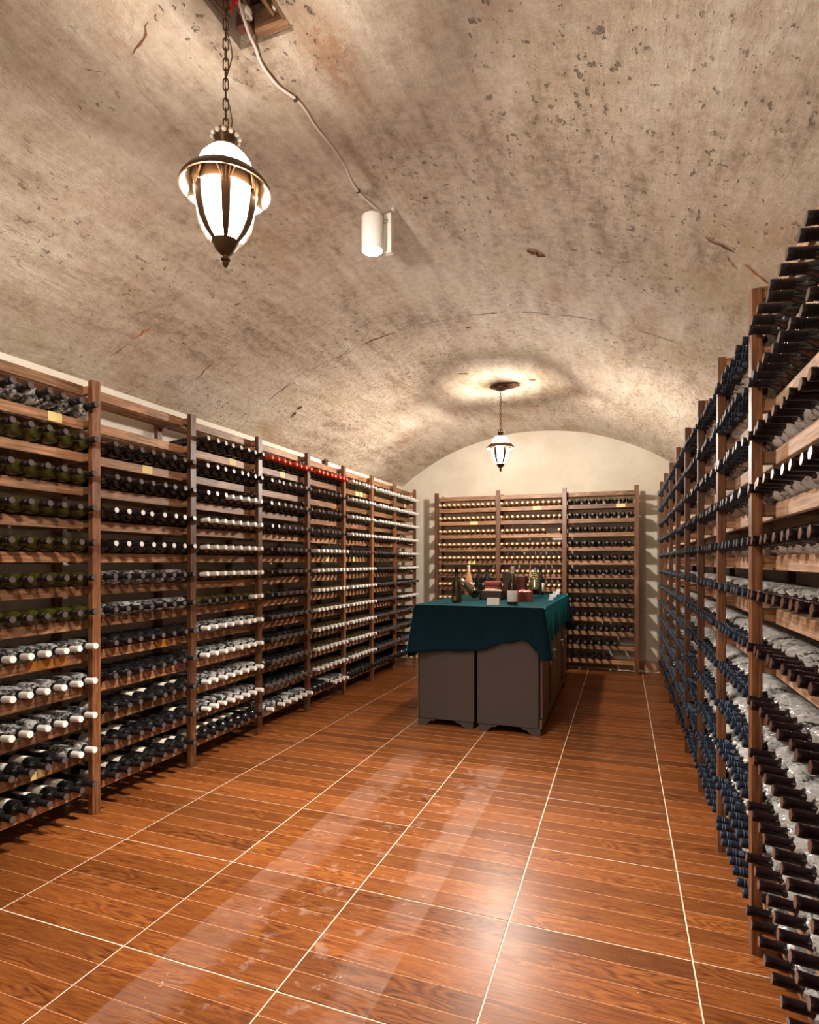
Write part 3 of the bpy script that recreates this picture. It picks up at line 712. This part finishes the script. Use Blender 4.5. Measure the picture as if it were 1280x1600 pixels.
for u, k in ((-1.77, 10), (-0.98, 11), (-1.80, 7), (-0.02, 11)): back.tagcard(u, k, 0.10, 0.042)
# wad of dark stuff on top of the left rack
bm = bmesh.new(); bmesh.ops.create_icosphere(bm, subdivisions=3, radius=0.03)
for v in bm.verts: v.co *= 1 + noise.noise(v.co * 60) * 0.7
me = bpy.data.meshes.new('cloth_wad'); bm.to_mesh(me); bm.free(); me.materials.append(M['splinter'])
tag(link('cloth_wad', me, None, (-2.63, 4.85, 2.232)), 'small brown wad lying on the top rail beyond the red caps', 'wad')

# ---------------------------------------------------------------- bottles
BODY = [(0, 0.004), (0.022, 0.0), (0.033, 0.0), (0.0355, 0.004), (0.036, 0.02), (0.036, 0.185), (0.0355, 0.198), (0.0325, 0.210), (0.026, 0.220), (0.019, 0.228), (0.0155, 0.238), (0.0142, 0.250), (0.0138, 0.296), (0, 0.296)]
SMALL = [(r * 0.80, z) for r, z in BODY]
CAPR = [(0.0152, 0.2300), (0.0152, 0.2720), (0.0144, 0.2726), (0.0144, 0.2745), (0.0157, 0.2750), (0.0157, 0.2795), (0.0147, 0.2800), (0.0147, 0.2812), (0.0157, 0.2817), (0.0157, 0.2855), (0.0147, 0.2860), (0.0147, 0.2872), (0.0157, 0.2877), (0.0157, 0.2990), (0.0146, 0.3012), (0, 0.3015)]
CAPS = [(0.0150, 0.2360), (0.0150, 0.2860), (0.0158, 0.2866), (0.0158, 0.2995), (0.0146, 0.3012), (0, 0.3015)]
WAX = [(0.0150, 0.2400), (0.0160, 0.2700), (0.0190, 0.2850), (0.0205, 0.2930), (0.019, 0.2995), (0.013, 0.303), (0, 0.304)]
def bm_(prof, n, mats, smooth=True, name='bottle'): return MB().lathe(prof, n).mesh(name, mats, smooth)
me_body = {k: bm_(BODY, 20, M[k]) for k in ('glass_black', 'glass_green', 'glass_brown')}
me_small = bm_(SMALL, 14, M['glass_amber'])
me_cap = {k: bm_(CAPR if k in ('cap_black', 'cap_purple', 'cap_blue') else CAPS, 18, M[k], True, 'capsule') for k in ('cap_black', 'cap_purple', 'cap_blue', 'cap_white', 'cap_silver')}
me_wax = bm_(WAX, 16, M['cap_red'], True, 'wax_seal')
me_gold = bm_([(0.0135, 0.225), (0.0135, 0.296), (0.0145, 0.2965), (0.0145, 0.3000), (0.012, 0.3015), (0, 0.3015)], 14, M['cap_gold'], True, 'capsule')
me_label = MB().lathe([(0.0364, 0.075), (0.0366, 0.076), (0.0366, 0.165), (0.0364, 0.166)], 12, a0=-rad(100), a1=rad(100)).mesh('label', M['paper_label'], True)
def sleeve_mesh(seed, m, fat):
    rnd = random.Random(seed); prof = [(0.0374, -0.004)] + [(0.0378, 0.012 * i) for i in range(1, 16)] + [(0.0372, 0.192), (0.0355, 0.202), (0.0325, 0.212), (0.0275, 0.221), (0.022, 0.230)]
    b = MB(); n = 20; b.lathe(prof, n)
    vs = []
    for i, p in enumerate(b.v):
        p = Vector(p); k = 1 + rnd.uniform(-0.01, fat); vs.append((p.x * k, p.y * k, p.z + rnd.uniform(-0.004, 0.004)))
    b.v = vs
    me = b.mesh('plastic_sleeve', m, False); me.polygons.foreach_set('use_smooth', [True] * len(me.polygons))
    return me
me_slv = {'sleeve_clear': [sleeve_mesh(i, M['sleeve_clear'], 0.07) for i in range(3)], 'sleeve_white': [sleeve_mesh(10 + i, M['sleeve_white'], 0.20) for i in range(4)]}

camX = Matrix.Rotation(-YAW, 3, 'Z')
def in_view(p):
    q = camX @ (Vector(p) - Vector((0, 0, 1.3)))
    if q.y < 0.2: return False
    x = 640 + 905 * q.x / q.y; y = 877 - 905 * q.z / q.y
    return -14 < x < 1294 and -10 < y < 1615
bottles = []   # dict: kind, pos (base), quat, rack, bay, row, idx, n, slv, label, body, cap, tip
def bottle(rack, rname, bay, k, idx, n, u, kind, body='glass_black', cap='cap_black', slv=None, lab=False, zk=None, fr=None):
    tl = tilt(rname, k) + random.uniform(-0.005, 0.005)
    dirv = (-rack.v * math.cos(tl) + Vector((0, 0, math.sin(tl)))).normalized()
    yaw = random.uniform(-0.02, 0.02)
    dirv = (dirv + rack.u * yaw).normalized()
    proud = {'left': 0.146, 'right': 0.096, 'back': 0.110}[rname] + random.uniform(-0.006, 0.006)
    P = rack.world((u, 0.080, rack.zk[k] + (0.0555 if body == 'small' else 0.0615 if rname != 'right' else 0.0600)))
    tip = P + dirv * proud; base = tip - dirv * 0.30
    # emblem side of the cap turned up and to the aisle, roughly
    q = dirv.to_track_quat('Z', 'Y') @ Quaternion((0, 0, 1), random.uniform(0, 2 * PI))
    bottles.append(dict(kind=kind, base=base, tip=tip, q=q, rname=rname, bay=bay, k=k, idx=idx, n=n, body=body, cap=cap, slv=slv, lab=lab))
def left_kind(b, k):
    """bay b (1 = the one cut by the frame's edge), row k from the floor: (kind, body, cap, sleeve, label)"""
    BK = ('black', 'glass_black', 'cap_black', None, False); SV = ('black', 'glass_black', 'cap_silver', None, False)
    GR = ('black', 'glass_green', 'cap_black', None, False); WH = ('white', 'glass_black', 'cap_white', 'sleeve_clear', False)
    WN = ('white', 'glass_brown', 'cap_white', None, False); RD = ('red', 'glass_black', 'wax', None, False); LB = ('black', 'glass_black', 'cap_black', None, True)
    if b <= 1: return {11: ('black', 'glass_black', 'cap_black', 'sleeve_clear', False), 4: WH, 3: WH, 2: WH, 1: WH, 0: LB}.get(k, GR)
    if b == 2: return {11: None, 8: SV, 7: SV, 6: ('black', 'glass_black', 'cap_black', 'sleeve_clear', False), 5: ('black', 'glass_black', 'cap_black', 'sleeve_clear', False), 2: LB, 1: LB, 0: LB}.get(k, BK)
    if b == 3: return {11: SV, 10: SV, 9: SV, 5: ('black', 'glass_green', 'cap_black', None, False), 0: LB}.get(k, WH if k < 5 else WN)
    if b == 4: return {11: RD, 10: SV, 9: SV, 8: SV, 0: WH}.get(k, GR)
    if b == 5: return {11: RD, 10: SV, 9: GR, 8: BK, 0: WH}.get(k, WN)
    if b == 6: return {7: BK, 0: BK}.get(k, WN)
    if b == 7: return WN if k >= 8 else BK
    return {5: BK, 4: WN, 3: BK, 2: BK, 1: BK, 0: BK}.get(k, WN)
for bay in range(len(PL) - 1):
    u0, u1 = PL[bay] + 0.02, PL[bay + 1] - 0.02
    for k in range(12):
        s = left_kind(bay, k)
        if s is None: continue
        n = 8 if bay < 9 else 8
        for i in range(n):
            u = u0 + 0.045 + (u1 - u0 - 0.09) * i / (n - 1) + random.uniform(-0.004, 0.004)
            kind, body, cap, sl, lab = s
            if bay == 1 and k == 1 and i < 6: kind, body, cap, sl, lab = 'black', 'glass_black', 'cap_black', None, True
            if bay == 3 and k == 9 and i < 3: kind, cap = 'black', 'cap_silver'
            if bay == 3 and k == 5 and i > 5: kind, cap = 'white', 'cap_white'
            if bay == 3 and k == 9 and i >= 3: kind, cap = 'white', 'cap_white'
            if bay == 5 and k == 0 and i < 4: kind, cap = 'black', 'cap_black'
            if bay == 4 and k == 0 and i == 1: continue
            bottle(left, 'left', bay, k, i, n, u, kind, body, cap, sl, lab)
for bay in range(len(PR) - 1):
    u0, u1 = PR[bay] + 0.015, PR[bay + 1] - 0.015
    for k in range(12):
        n = 9
        for i in range(n):
            u = u0 + 0.038 + (u1 - u0 - 0.076) * i / (n - 1) + random.uniform(-0.004, 0.004)
            if bay <= 1:
                bottle(right, 'right', bay, k, i, n, u, 'black', 'glass_black', 'cap_black' if k > 9 else 'cap_purple', None if k > 9 else 'sleeve_white')
            else:
                bottle(right, 'right', bay, k, i, n, u, 'blue', 'glass_black', 'cap_blue', 'sleeve_white')
for bay in range(3):
    u0, u1 = PB[bay] + 0.02, PB[bay + 1] - 0.02
    for k in range(12):
        if bay == 2:
            n = 9
            for i in range(n):
                if k == 1 and i > 6: continue
                if k == 0 and i > 5: continue
                bottle(back, 'back', bay, k, i, n, u0 + 0.048 + (u1 - u0 - 0.096) * i / (n - 1) + random.uniform(-0.008, 0.008), 'black', 'glass_black', 'cap_black', 'sleeve_clear' if random.random() < 0.4 else None)
        else:
            n = 12
            if k <= 3: 
                n = 9
            for i in range(n):
                if bay == 1 and k == 9 and i in (9, 10): continue
                u = u0 + 0.036 + (u1 - u0 - 0.072) * i / (n - 1) + random.uniform(-0.005, 0.005)
                if n == 12: bottle(back, 'back', bay, k, i, n, u, 'gold', 'small', 'gold', None, fr=0.040)
                else: bottle(back, 'back', bay, k, i, n, u, 'black', 'glass_black', 'cap_black', None)

ORD = ['first', 'second', 'third', 'fourth', 'fifth', 'sixth', 'seventh', 'eighth', 'ninth', 'tenth', 'eleventh', 'twelfth', 'thirteenth']
KNAME = {'black': 'black_capped_bottle', 'white': 'white_capped_bottle', 'blue': 'blue_capped_bottle', 'red': 'red_waxed_bottle', 'gold': 'gold_capped_bottle'}
SIDE = {'left': 'mixed-cap wall rack', 'right': 'blue-cap wall rack', 'back': 'end-wall rack'}
def lab_of(b):
    look = {'black': 'black-capped bottle', 'white': 'white-capped bottle', 'blue': 'navy-capped bottle', 'red': 'red-waxed bottle', 'gold': 'gold-capped amber bottle'}[b['kind']]
    if b['body'] == 'glass_green' and b['kind'] == 'black': look = 'black-capped olive bottle'
    if b['cap'] == 'cap_silver': look = 'silver-tipped black-capped bottle'
    if b['slv'] and b['kind'] != 'blue': look = look.replace(' bottle', ' wrapped bottle')
    bay = b['bay']
    if b['rname'] == 'back': return f"{look}, {ORD[b['idx']]} along, {ORD[b['k']]} row up, {('corner','middle','widest-spaced')[bay]} bay of {SIDE['back']}"
    return f"{look}, {ORD[b['idx']]} along, {ORD[b['k']]} row up, {ORD[max(bay,1)-1]} bay of {SIDE[b['rname']]}"
camp = Vector((0, 0, 1.3))
by = {}
for b in bottles: by.setdefault(b['kind'], []).append(b)
def basis_parts(b, lod):
    pass
LOW = [(0, 0.0), (0.034, 0.0), (0.036, 0.01), (0.036, 0.19), (0.032, 0.211), (0.019, 0.228), (0.0145, 0.245), (0.0142, 0.285)]
LOWC = [(0.0152, 0.232), (0.0152, 0.272), (0.0144, 0.273), (0.0157, 0.275), (0.0157, 0.299), (0.0146, 0.3012), (0, 0.3015)]
LOWS = [(0.037, 0.0), (0.040, 0.05), (0.037, 0.11), (0.040, 0.16), (0.037, 0.195), (0.031, 0.215)]
for kind, bl in by.items():
    for b in bl:
        b['vis'] = (b['bay'] > 0 or b['rname'] == 'back') and (in_view(b['tip']) or in_view((b['tip'] + b['base']) / 2))
        b['d'] = (b['tip'] - camp).length
    bl.sort(key=lambda b: (not b['vis'], b['d']))
    nv = sum(1 for b in bl if b['vis'])
    solo = bl[:min(nv, 300)]; rest = bl[min(nv, 300):]
    for b in solo:
        me = me_small if b['body'] == 'small' else me_body[b['body']]
        o = link(KNAME[kind], me, None, b['base'], b['q'])
        tag(o, lab_of(b), 'bottle', {'left': 'bottles lying in the mixed-cap wall rack', 'right': 'bottles lying in the blue-cap wall rack', 'back': 'bottles lying in the end-wall rack'}[b['rname']])
        if kind == 'gold': link('capsule', me_gold, o)
        elif kind == 'red': link('wax_seal', me_wax, o)
        else: link('capsule', me_cap[b['cap']], o)
        if b['slv']: link('plastic_sleeve', random.choice(me_slv[b['slv']]), o)
        if b['lab']: link('label', me_label, o)
    if rest:
        mb = MB(); mats = [M['glass_brown'] if kind == 'white' else M['glass_black'], {'black': M['cap_black'], 'white': M['cap_white'], 'blue': M['cap_blue'], 'red': M['cap_red'], 'gold': M['cap_gold']}[kind], M['sleeve_white']]
        if kind == 'gold': mats[0] = M['glass_amber']
        for b in rest:
            T = Matrix.Translation(b['base']) @ b['q'].to_matrix().to_4x4()
            mb.lathe(LOW, 10, T, 0); mb.lathe(LOWC, 10, T, 1)
            if b['slv'] == 'sleeve_white': mb.lathe(LOWS, 8, T, 2)
        o = link(KNAME[kind], mb.mesh(KNAME[kind], mats, True))
        tag(o, {'black': 'remaining black-capped bottles filling the farther and outermost bays', 'white': 'remaining white-capped bottles in the farthest bays of the mixed-cap rack',
                'blue': 'remaining navy-capped bottles in the farther bays of the blue-cap rack', 'red': 'remaining red-waxed bottles', 'gold': 'remaining gold-capped bottles'}[kind], 'bottle', None, 'stuff')

# ---------------------------------------------------------------- display island
CZ = 0.945
def cabinet(x0, x1, y0, y1, out, label):
    root = empty('cabinet', ((x0 + x1) / 2, (y0 + y1) / 2, 0)); tag(root, label, 'cabinet', 'four low cabinets forming the display island')
    W, D = x1 - x0, y1 - y0
    link('body', MB().box((-out * 0.012, 0, (CZ + 0.055) / 2), (W - 0.024, D, CZ - 0.055), 0.003).mesh('body', M['cabinet']), root)
    link('gap_board', MB().box((out * (W / 2 - 0.014), 0, 0.52), (0.008, D - 0.04, 0.80)).mesh('gap_board', M['cabinet_dark']), root)
    link('face_frame', MB().box((out * (W / 2 - 0.008), 0, 0.087), (0.016, D - 0.004, 0.06), 0.002).mesh('face_frame', M['cabinet_side']), root)
    for s, yc in ((0, -D / 2 + 0.215), (1, D / 2 - 0.185)):
        d = link('door', MB().box((0, 0, 0), (0.014, 0.37, 0.80), 0.002).mesh('door', M['cabinet_side']), root, (out * (W / 2 - 0.007), yc, 0.525))
        hy = 0.13 if s == 0 else -0.12
        link('handle', MB().lathe([(0, 0.0), (0.014, 0.0), (0.016, 0.004), (0.010, 0.010), (0.006, 0.016), (0.011, 0.022), (0.009, 0.028), (0, 0.030)], 14, Matrix.Translation((out * 0.007, hy, 0.02)) @ Matrix.Rotation(out * PI / 2, 4, 'Y'))
             .tube([(out * 0.022, hy - 0.022, 0.018), (out * 0.030, hy - 0.026, -0.03), (out * 0.03, hy, -0.055), (out * 0.030, hy + 0.026, -0.03), (out * 0.022, hy + 0.022, 0.018)], 0.0045, 6).mesh('handle', M['silver'], True), d)
    # bracket feet with a scalloped cut
    for sx in (-1, 1):
        for sy in (-1, 1):
            prof = [(0, 0.056), (0.15, 0.056), (0.135, 0.040), (0.10, 0.036), (0.085, 0.018), (0.06, 0.0), (0.012, 0.0), (0.004, 0.02)]
            b = MB(); n = len(prof); t = 0.022
            xx = [sx * (W / 2 - 0.012 - p[0]) for p in prof]
            vs = [(x, sy * (D / 2 - 0.006), p[1]) for x, p in zip(xx, prof)] + [(x, sy * (D / 2 - 0.006 - t), p[1]) for x, p in zip(xx, prof)]
            b.add(vs, [tuple(range(n)), tuple(range(n, 2 * n))[::-1]] + [(i, (i + 1) % n, n + (i + 1) % n, n + i) for i in range(n)])
            b.box((sx * (W / 2 - 0.012 - t / 2), sy * (D / 2 - 0.07), 0.028), (t, 0.13, 0.055))
            link('foot', b.mesh('foot', M['cabinet']), root)
    return root
CX0, CXM, CX1, CY0, CYM, CY1 = -1.545, -1.062, -0.560, 4.36, 5.355, 6.35
cabinet(CX0, CXM - 0.011, CY0, CYM - 0.004, -1, 'grey-brown cabinet at the near end of the island, on the mixed-cap rack side')
cabinet(CXM + 0.011, CX1, CY0, CYM - 0.004, 1, 'grey-brown cabinet at the near end of the island, on the blue-cap rack side')
cabinet(CX0, CXM - 0.011, CYM + 0.004, CY1, -1, 'grey-brown cabinet at the far end of the island, on the mixed-cap rack side')
cabinet(CXM + 0.011, CX1, CYM + 0.004, CY1, 1, 'grey-brown cabinet at the far end of the island, on the blue-cap rack side')

def tablecloth():
    x0, x1, y0, y1, zt = CX0 - 0.012, CX1 + 0.012, CY0 - 0.012, CY1 + 0.012, CZ + 0.010
    R = 0.018; per = []
    def seg(a, b_, n): return [(a[0] + (b_[0] - a[0]) * i / n, a[1] + (b_[1] - a[1]) * i / n) for i in range(n)]
    def arc(cx, cy, a0, n=6): return [(cx + R * math.cos(a0 + PI / 2 * i / n), cy + R * math.sin(a0 + PI / 2 * i / n)) for i in range(n)]
    per += [(p, 'f', None) for p in seg((x0 + R, y0), (x1 - R, y0), 60)] + [(p, 'c1', None) for p in arc(x1 - R, y0 + R, -PI / 2)]
    per += [(p, 'r', None) for p in seg((x1, y0 + R), (x1, y1 - R), 100)] + [(p, 'c2', None) for p in arc(x1 - R, y1 - R, 0)]
    per += [(p, 'b', None) for p in seg((x1 - R, y1), (x0 + R, y1), 60)] + [(p, 'c3', None) for p in arc(x0 + R, y1 - R, PI / 2)]
    per += [(p, 'l', None) for p in seg((x0, y1 - R), (x0, y0 + R), 100)] + [(p, 'c4', None) for p in arc(x0 + R, y0 + R, PI)]
    n = len(per)
    def lerp(tab, t):
        for (a, va), (b_, vb) in zip(tab, tab[1:]):
            if t <= b_: 
                k = (t - a) / (b_ - a); k = k * k * (3 - 2 * k); return va + (vb - va) * k
        return tab[-1][1]
    def hem(p, tg):
        x, y = p; nz = noise.noise(Vector((x * 9, y * 9, 0))) * 0.010
        if tg == 'f': return lerp([(0, 0.585), (0.12, 0.590), (0.3, 0.600), (0.5, 0.615), (0.75, 0.690), (0.86, 0.718), (0.90, 0.700), (0.93, 0.660), (0.97, 0.640), (1, 0.640)], (x - x0) / (x1 - x0)) + nz * 0.7
        if tg in ('c1',): return 0.575
        if tg == 'r': return lerp([(0, 0.575), (0.03, 0.600), (0.08, 0.635), (0.25, 0.665), (0.6, 0.69), (0.88, 0.70), (0.95, 0.63), (1, 0.585)], (y - y0) / (y1 - y0)) + nz
        if tg == 'c2': return 0.58
        if tg == 'l': return lerp([(0, 0.50), (0.03, 0.53), (0.2, 0.60), (0.7, 0.64), (1, 0.56)], (y - y0) / (y1 - y0)) + nz
        return 0.58 + nz
    cen = ((x0 + x1) / 2, (y0 + y1) / 2); vs = []; fs = []
    rows = 18
    for i, (p, tg, _) in enumerate(per):
        q = per[(i + 1) % n][0]; q0 = per[i - 1][0]
        tx, ty = q[0] - q0[0], q[1] - q0[1]; l = math.hypot(tx, ty); nx_, ny_ = ty / l, -tx / l
        cd = min(math.hypot(p[0] - a, p[1] - b_) for a in (x0, x1) for b_ in (y0, y1))
        zh = hem(p, tg); along = p[0] if tg in 'fb' else p[1]
        for r in range(rows + 1):
            t = r / rows
            ang = min(1, t / 0.06)
            z = zt - 0.006 * (1 - math.cos(ang * PI / 2)) - (zt - zh) * max(0, t - 0.02)
            fold = math.exp(-(cd / 0.12) ** 2)
            out = 0.006 * math.sin(ang * PI / 2) + t * (0.010 + 0.048 * fold) + t * 0.010 * math.sin(along * (60 if tg in 'fb' else 38) + 1.5 * math.sin(along * 11)) * (0.25 + fold if tg == 'f' else 0.8)
            if tg in 'f': out = max(out, 0.007)
            vs.append((p[0] + nx_ * out, p[1] + ny_ * out, z))
    for i in range(n):
        for r in range(rows):
            a, b_ = i * (rows + 1) + r, ((i + 1) % n) * (rows + 1) + r
            fs.append((a, b_, b_ + 1, a + 1))
    # top: rings shrinking to the centre line
    prev = [i * (rows + 1) for i in range(n)]
    for s in (0.97, 0.85, 0.65, 0.42, 0.2):
        cur = []
        for i, (p, tg, _) in enumerate(per):
            x, y = cen[0] + (p[0] - cen[0]) * s, cen[1] + (p[1] - cen[1]) * s
            cur.append(len(vs)); vs.append((x, y, zt + noise.noise(Vector((x * 4, y * 4, 2))) * 0.0015))
        for i in range(n): fs.append((prev[i], cur[i], cur[(i + 1) % n], prev[(i + 1) % n]))
        prev = cur
    c = len(vs); vs.append((cen[0], cen[1], zt))
    for i in range(n): fs.append((prev[i], c, prev[(i + 1) % n]))
    b = MB(); b.add(vs, fs); me = b.mesh('tablecloth', M['velvet'], True)
    me.polygons.foreach_set('use_smooth', [True] * len(me.polygons))
    o = link('tablecloth', me); so = o.modifiers.new('thick', 'SOLIDIFY'); so.thickness = 0.003; so.offset = -1
    tag(o, 'teal velvet cloth draped unevenly over the cabinet island', 'tablecloth')
    return zt
ZT = tablecloth() + 0.001

# ---------------------------------------------------------------- things on the cloth
BURG = [(0, 0.006), (0.024, 0.0), (0.037, 0.0), (0.040, 0.005), (0.0405, 0.03), (0.0405, 0.125), (0.0395, 0.145), (0.036, 0.165), (0.030, 0.187), (0.0225, 0.210), (0.0175, 0.228), (0.0150, 0.245), (0.0142, 0.262), (0.0140, 0.296), (0, 0.296)]
BCAP = [(0.0152, 0.236), (0.0150, 0.284), (0.0158, 0.286), (0.0158, 0.299), (0.0145, 0.3015), (0, 0.302)]
def table_bottle(name, x, y, glass, capm, label, prof=BURG, lab=None, rot=None, z=None):
    o = empty(name, (x, y, ZT if z is None else z)); tag(o, label, 'bottle', 'bottles displayed on the teal cloth')
    if rot is not None: o.rotation_mode = 'QUATERNION'; o.rotation_quaternion = rot
    link('glass', MB().lathe(prof, 28).mesh('glass', M[glass], True), o)
    link('capsule', MB().lathe(BCAP, 20).mesh('capsule', M[capm], True), o)
    if lab:
        a0, a1, z0, z1, m = lab
        link('label', MB().lathe([(0.0405, z0), (0.0411, z0 + 0.001), (0.0411, z1 - 0.001), (0.0405, z1)], 16, a0=rad(a0), a1=rad(a1)).mesh('label', M[m], True), o)
    return o
table_bottle('wine_bottle', -1.305, 4.69, 'glass_brown', 'cap_black', 'tall dark bottle with narrow gold label at the near corner of the cloth', lab=(-108, -88, 0.012, 0.052, 'gold_label'))
table_bottle('wine_bottle', -0.826, 4.63, 'glass_brown', 'cap_white', 'dark bottle with large blank white label and cream cap', lab=(-160, 0, 0.022, 0.112, 'card'))
table_bottle('wine_bottle', -1.470, 5.74, 'glass_rose', 'cap_gold', 'clear rose bottle with gold cap behind the tilted bottle', lab=(-150, -10, 0.05, 0.13, 'card'))
table_bottle('wine_bottle', -1.445, 6.08, 'glass_black', 'cap_black', 'black bottle between the rose bottle and its black twin')
table_bottle('wine_bottle', -1.358, 6.10, 'glass_black', 'cap_black', 'black bottle standing just behind the stacked gift boxes')
table_bottle('wine_bottle', -0.800, 6.10, 'glass_black', 'cap_black', 'black bottle with white side label at the far end, behind the bound bottle', lab=(-60, 30, 0.03, 0.12, 'card'))
def tilted(x, y, neck, base, glass, capm, label, name='wine_bottle'):
    neck, base = Vector(neck), Vector(base); d = (neck - base).normalized()
    return table_bottle(name, 0, 0, glass, capm, label, rot=d.to_track_quat('Z', 'Y'), z=0), base, d
def cradle(base, d, label, mname, name):
    r = empty(name, (0, 0, 0)); tag(r, label, 'bottle holder', 'holders for leaning bottles')
    side = d.cross(Vector((0, 0, 1))).normalized()
    up = side.cross(d).normalized()
    for t in (0.05, 0.17):
        c = base + d * t; rr = 0.045 if t < 0.1 else 0.043
        pts = [c + side * rr * math.cos(a) + up * rr * math.sin(a) for a in [PI + PI * i / 10 for i in range(11)]]
        f1 = Vector((pts[0].x - side.x * 0.01, pts[0].y - side.y * 0.01, ZT + 0.003)); f2 = Vector((pts[-1].x + side.x * 0.01, pts[-1].y + side.y * 0.01, ZT + 0.003))
        link('hoop', MB().tube([f1] + pts + [f2], 0.0022, 6).mesh('hoop', M[mname], True), r)
    for sgn in (-1, 1):
        a = base + d * 0.05 + side * 0.055 * sgn; b_ = base + d * 0.17 + side * 0.053 * sgn
        link('side_wire', MB().tube([(a.x, a.y, ZT + 0.003), (b_.x, b_.y, ZT + 0.003)], 0.0022, 6).mesh('side_wire', M[mname], True), r)
    return r
o, bs_, d_ = tilted(0, 0, (-1.400, 5.20, 1.135), (-1.215, 4.98, 1.010), 'glass_brown', 'cap_white', 'brown bottle leaning back in a silver wire cradle, base to the camera')
o.location = bs_; cradle(bs_, d_, 'silver wire cradle holding the leaning brown bottle', 'silver', 'wire_cradle')
o, bs_, d_ = tilted(0, 0, (-0.800, 5.72, 1.215), (-0.775, 5.53, 1.010), 'glass_green', 'cap_black', 'green bottle bound with straw cord, leaning behind the red box')
o.location = bs_
cradle(bs_, d_, 'dark wire cradle under the cord-bound green bottle', 'clip', 'wire_cradle')
tw = empty('straw_cord', (0, 0, 0)); tag(tw, 'knotted straw cord wound around the leaning green bottle', 'cord')
sd = d_.cross(Vector((0, 0, 1))).normalized(); up_ = sd.cross(d_)
pts = []
for i in range(60):
    t = 0.06 + 0.17 * i / 59; a = i * 0.52; rr = 0.0435 if t < 0.15 else 0.0435 - (t - 0.15) * 0.24
    pts.append(bs_ + d_ * t + sd * rr * math.cos(a) + up_ * rr * math.sin(a))
link('winding', MB().tube(pts, 0.0025, 5).mesh('winding', M['twig'], True), tw)
for k in range(4):
    q = bs_ + d_ * 0.12 + sd * (-0.05 - 0.004 * k)
    link('straw_end', MB().tube([q, q + Vector((-0.004 + 0.008 * k, 0.02, 0.06)), q + Vector((0.010 * k - 0.005, 0.03, 0.115))], 0.0022, 5).mesh('straw_end', M['twig'], True), tw)
def open_box(name, x, y, sx, sy, h, m, label, fill=None, rz=0.0, lid=False):
    o = empty(name, (x, y, ZT), rz); tag(o, label, 'box', 'gift boxes on the teal cloth'); t = 0.004
    link('carton', MB().box((0, 0, t / 2), (sx, sy, t)).box((-sx / 2 + t / 2, 0, h / 2), (t, sy, h)).box((sx / 2 - t / 2, 0, h / 2), (t, sy, h))
         .box((0, -sy / 2 + t / 2, h / 2), (sx, t, h)).box((0, sy / 2 - t / 2, h / 2), (sx, t, h)).mesh('carton', M[m]), o)
    if lid: link('lid', MB().box((0, 0, h - 0.012), (sx + 0.006, sy + 0.006, 0.034), 0.002).mesh('lid', M[m]), o)
    if fill:
        b = MB(); n = 16; vs = []
        for j in range(n + 1):
            for i in range(n + 1):
                u, v = -1 + 2 * i / n, -1 + 2 * j / n
                z = h - 0.012 + (1 - u ** 4) * (1 - v ** 4) * (0.022 + 0.02 * noise.noise(Vector((u * 3 + x, v * 3, 1))) + 0.012 * noise.noise(Vector((u * 7, v * 7 + y, 5))))
                vs.append((u * (sx / 2 - t), v * (sy / 2 - t), z))
        b.add(vs, [(j * (n + 1) + i, j * (n + 1) + i + 1, (j + 1) * (n + 1) + i + 1, (j + 1) * (n + 1) + i) for j in range(n) for i in range(n)])
        link('lining', b.mesh('lining', M[fill], True), o)
    return o
open_box('gift_box', -1.107, 5.17, 0.200, 0.12, 0.080, 'brown_box', 'low dark brown open box with shredded paper, behind the white card', 'kraft')
open_box('gift_box', -1.225, 5.78, 0.150, 0.15, 0.135, 'red_box', 'closed red-brown lidded box behind the dark open box', None, 0.0, True)
open_box('gift_box', -0.795, 5.05, 0.130, 0.12, 0.082, 'red_box', 'red open box overflowing with red satin', 'red_satin', 0.05)
tb = empty('bottle_carton', (-0.985, 5.33, ZT), 0.1); tag(tb, 'tall dark brown bottle carton behind the white-labelled bottle', 'box', 'gift boxes on the teal cloth')
link('carton', MB().box((0, 0, 0.125), (0.095, 0.095, 0.25), 0.003).mesh('carton', M['brown_box']), tb)
link('lid_seam', MB().box((0, 0, 0.19), (0.0975, 0.0975, 0.118), 0.003).mesh('lid_seam', M['brown_box']), tb)
tb = empty('bottle_carton', (-0.915, 5.62, ZT), -0.15); tag(tb, 'tall reddish bottle carton just behind the dark brown one', 'box', 'gift boxes on the teal cloth')
link('carton', MB().box((0, 0, 0.10), (0.09, 0.09, 0.20), 0.003).mesh('carton', M['brown_wood_box']), tb)
link('lid_seam', MB().box((0, 0, 0.178), (0.093, 0.093, 0.05), 0.003).mesh('lid_seam', M['brown_wood_box']), tb)
cd = empty('tent_card', (-0.955, 4.50, ZT), 0.12); tag(cd, 'small blank white tent card at the front edge of the cloth', 'card')
for s in (-1, 1):
    o = link('leaf', MB().box((0, 0, 0.028), (0.096, 0.0012, 0.058)).mesh('leaf', M['card']), cd, (0, s * 0.016, 0.002)); o.rotation_mode = 'XYZ'; o.rotation_euler = (s * 0.27, 0, 0)
for (x, y, lbl) in ((-0.600, 5.22, 'nearest'), (-0.620, 5.66, 'middle'), (-0.640, 6.16, 'farthest')):
    a = empty('sign_holder', (x, y, ZT), -0.6); tag(a, f'clear acrylic sign holder, {lbl} of three along the cloth edge', 'sign holder', 'acrylic sign holders on the cloth edge')
    link('foot_plate', MB().box((0, 0, 0.0015), (0.05, 0.035, 0.003)).mesh('foot_plate', M['acrylic']), a)
    o = link('plate', MB().box((0, 0, 0.028), (0.05, 0.0025, 0.056)).mesh('plate', M['acrylic']), a, (0, 0.008, 0.002)); o.rotation_mode = 'XYZ'; o.rotation_euler = (-0.35, 0, 0)
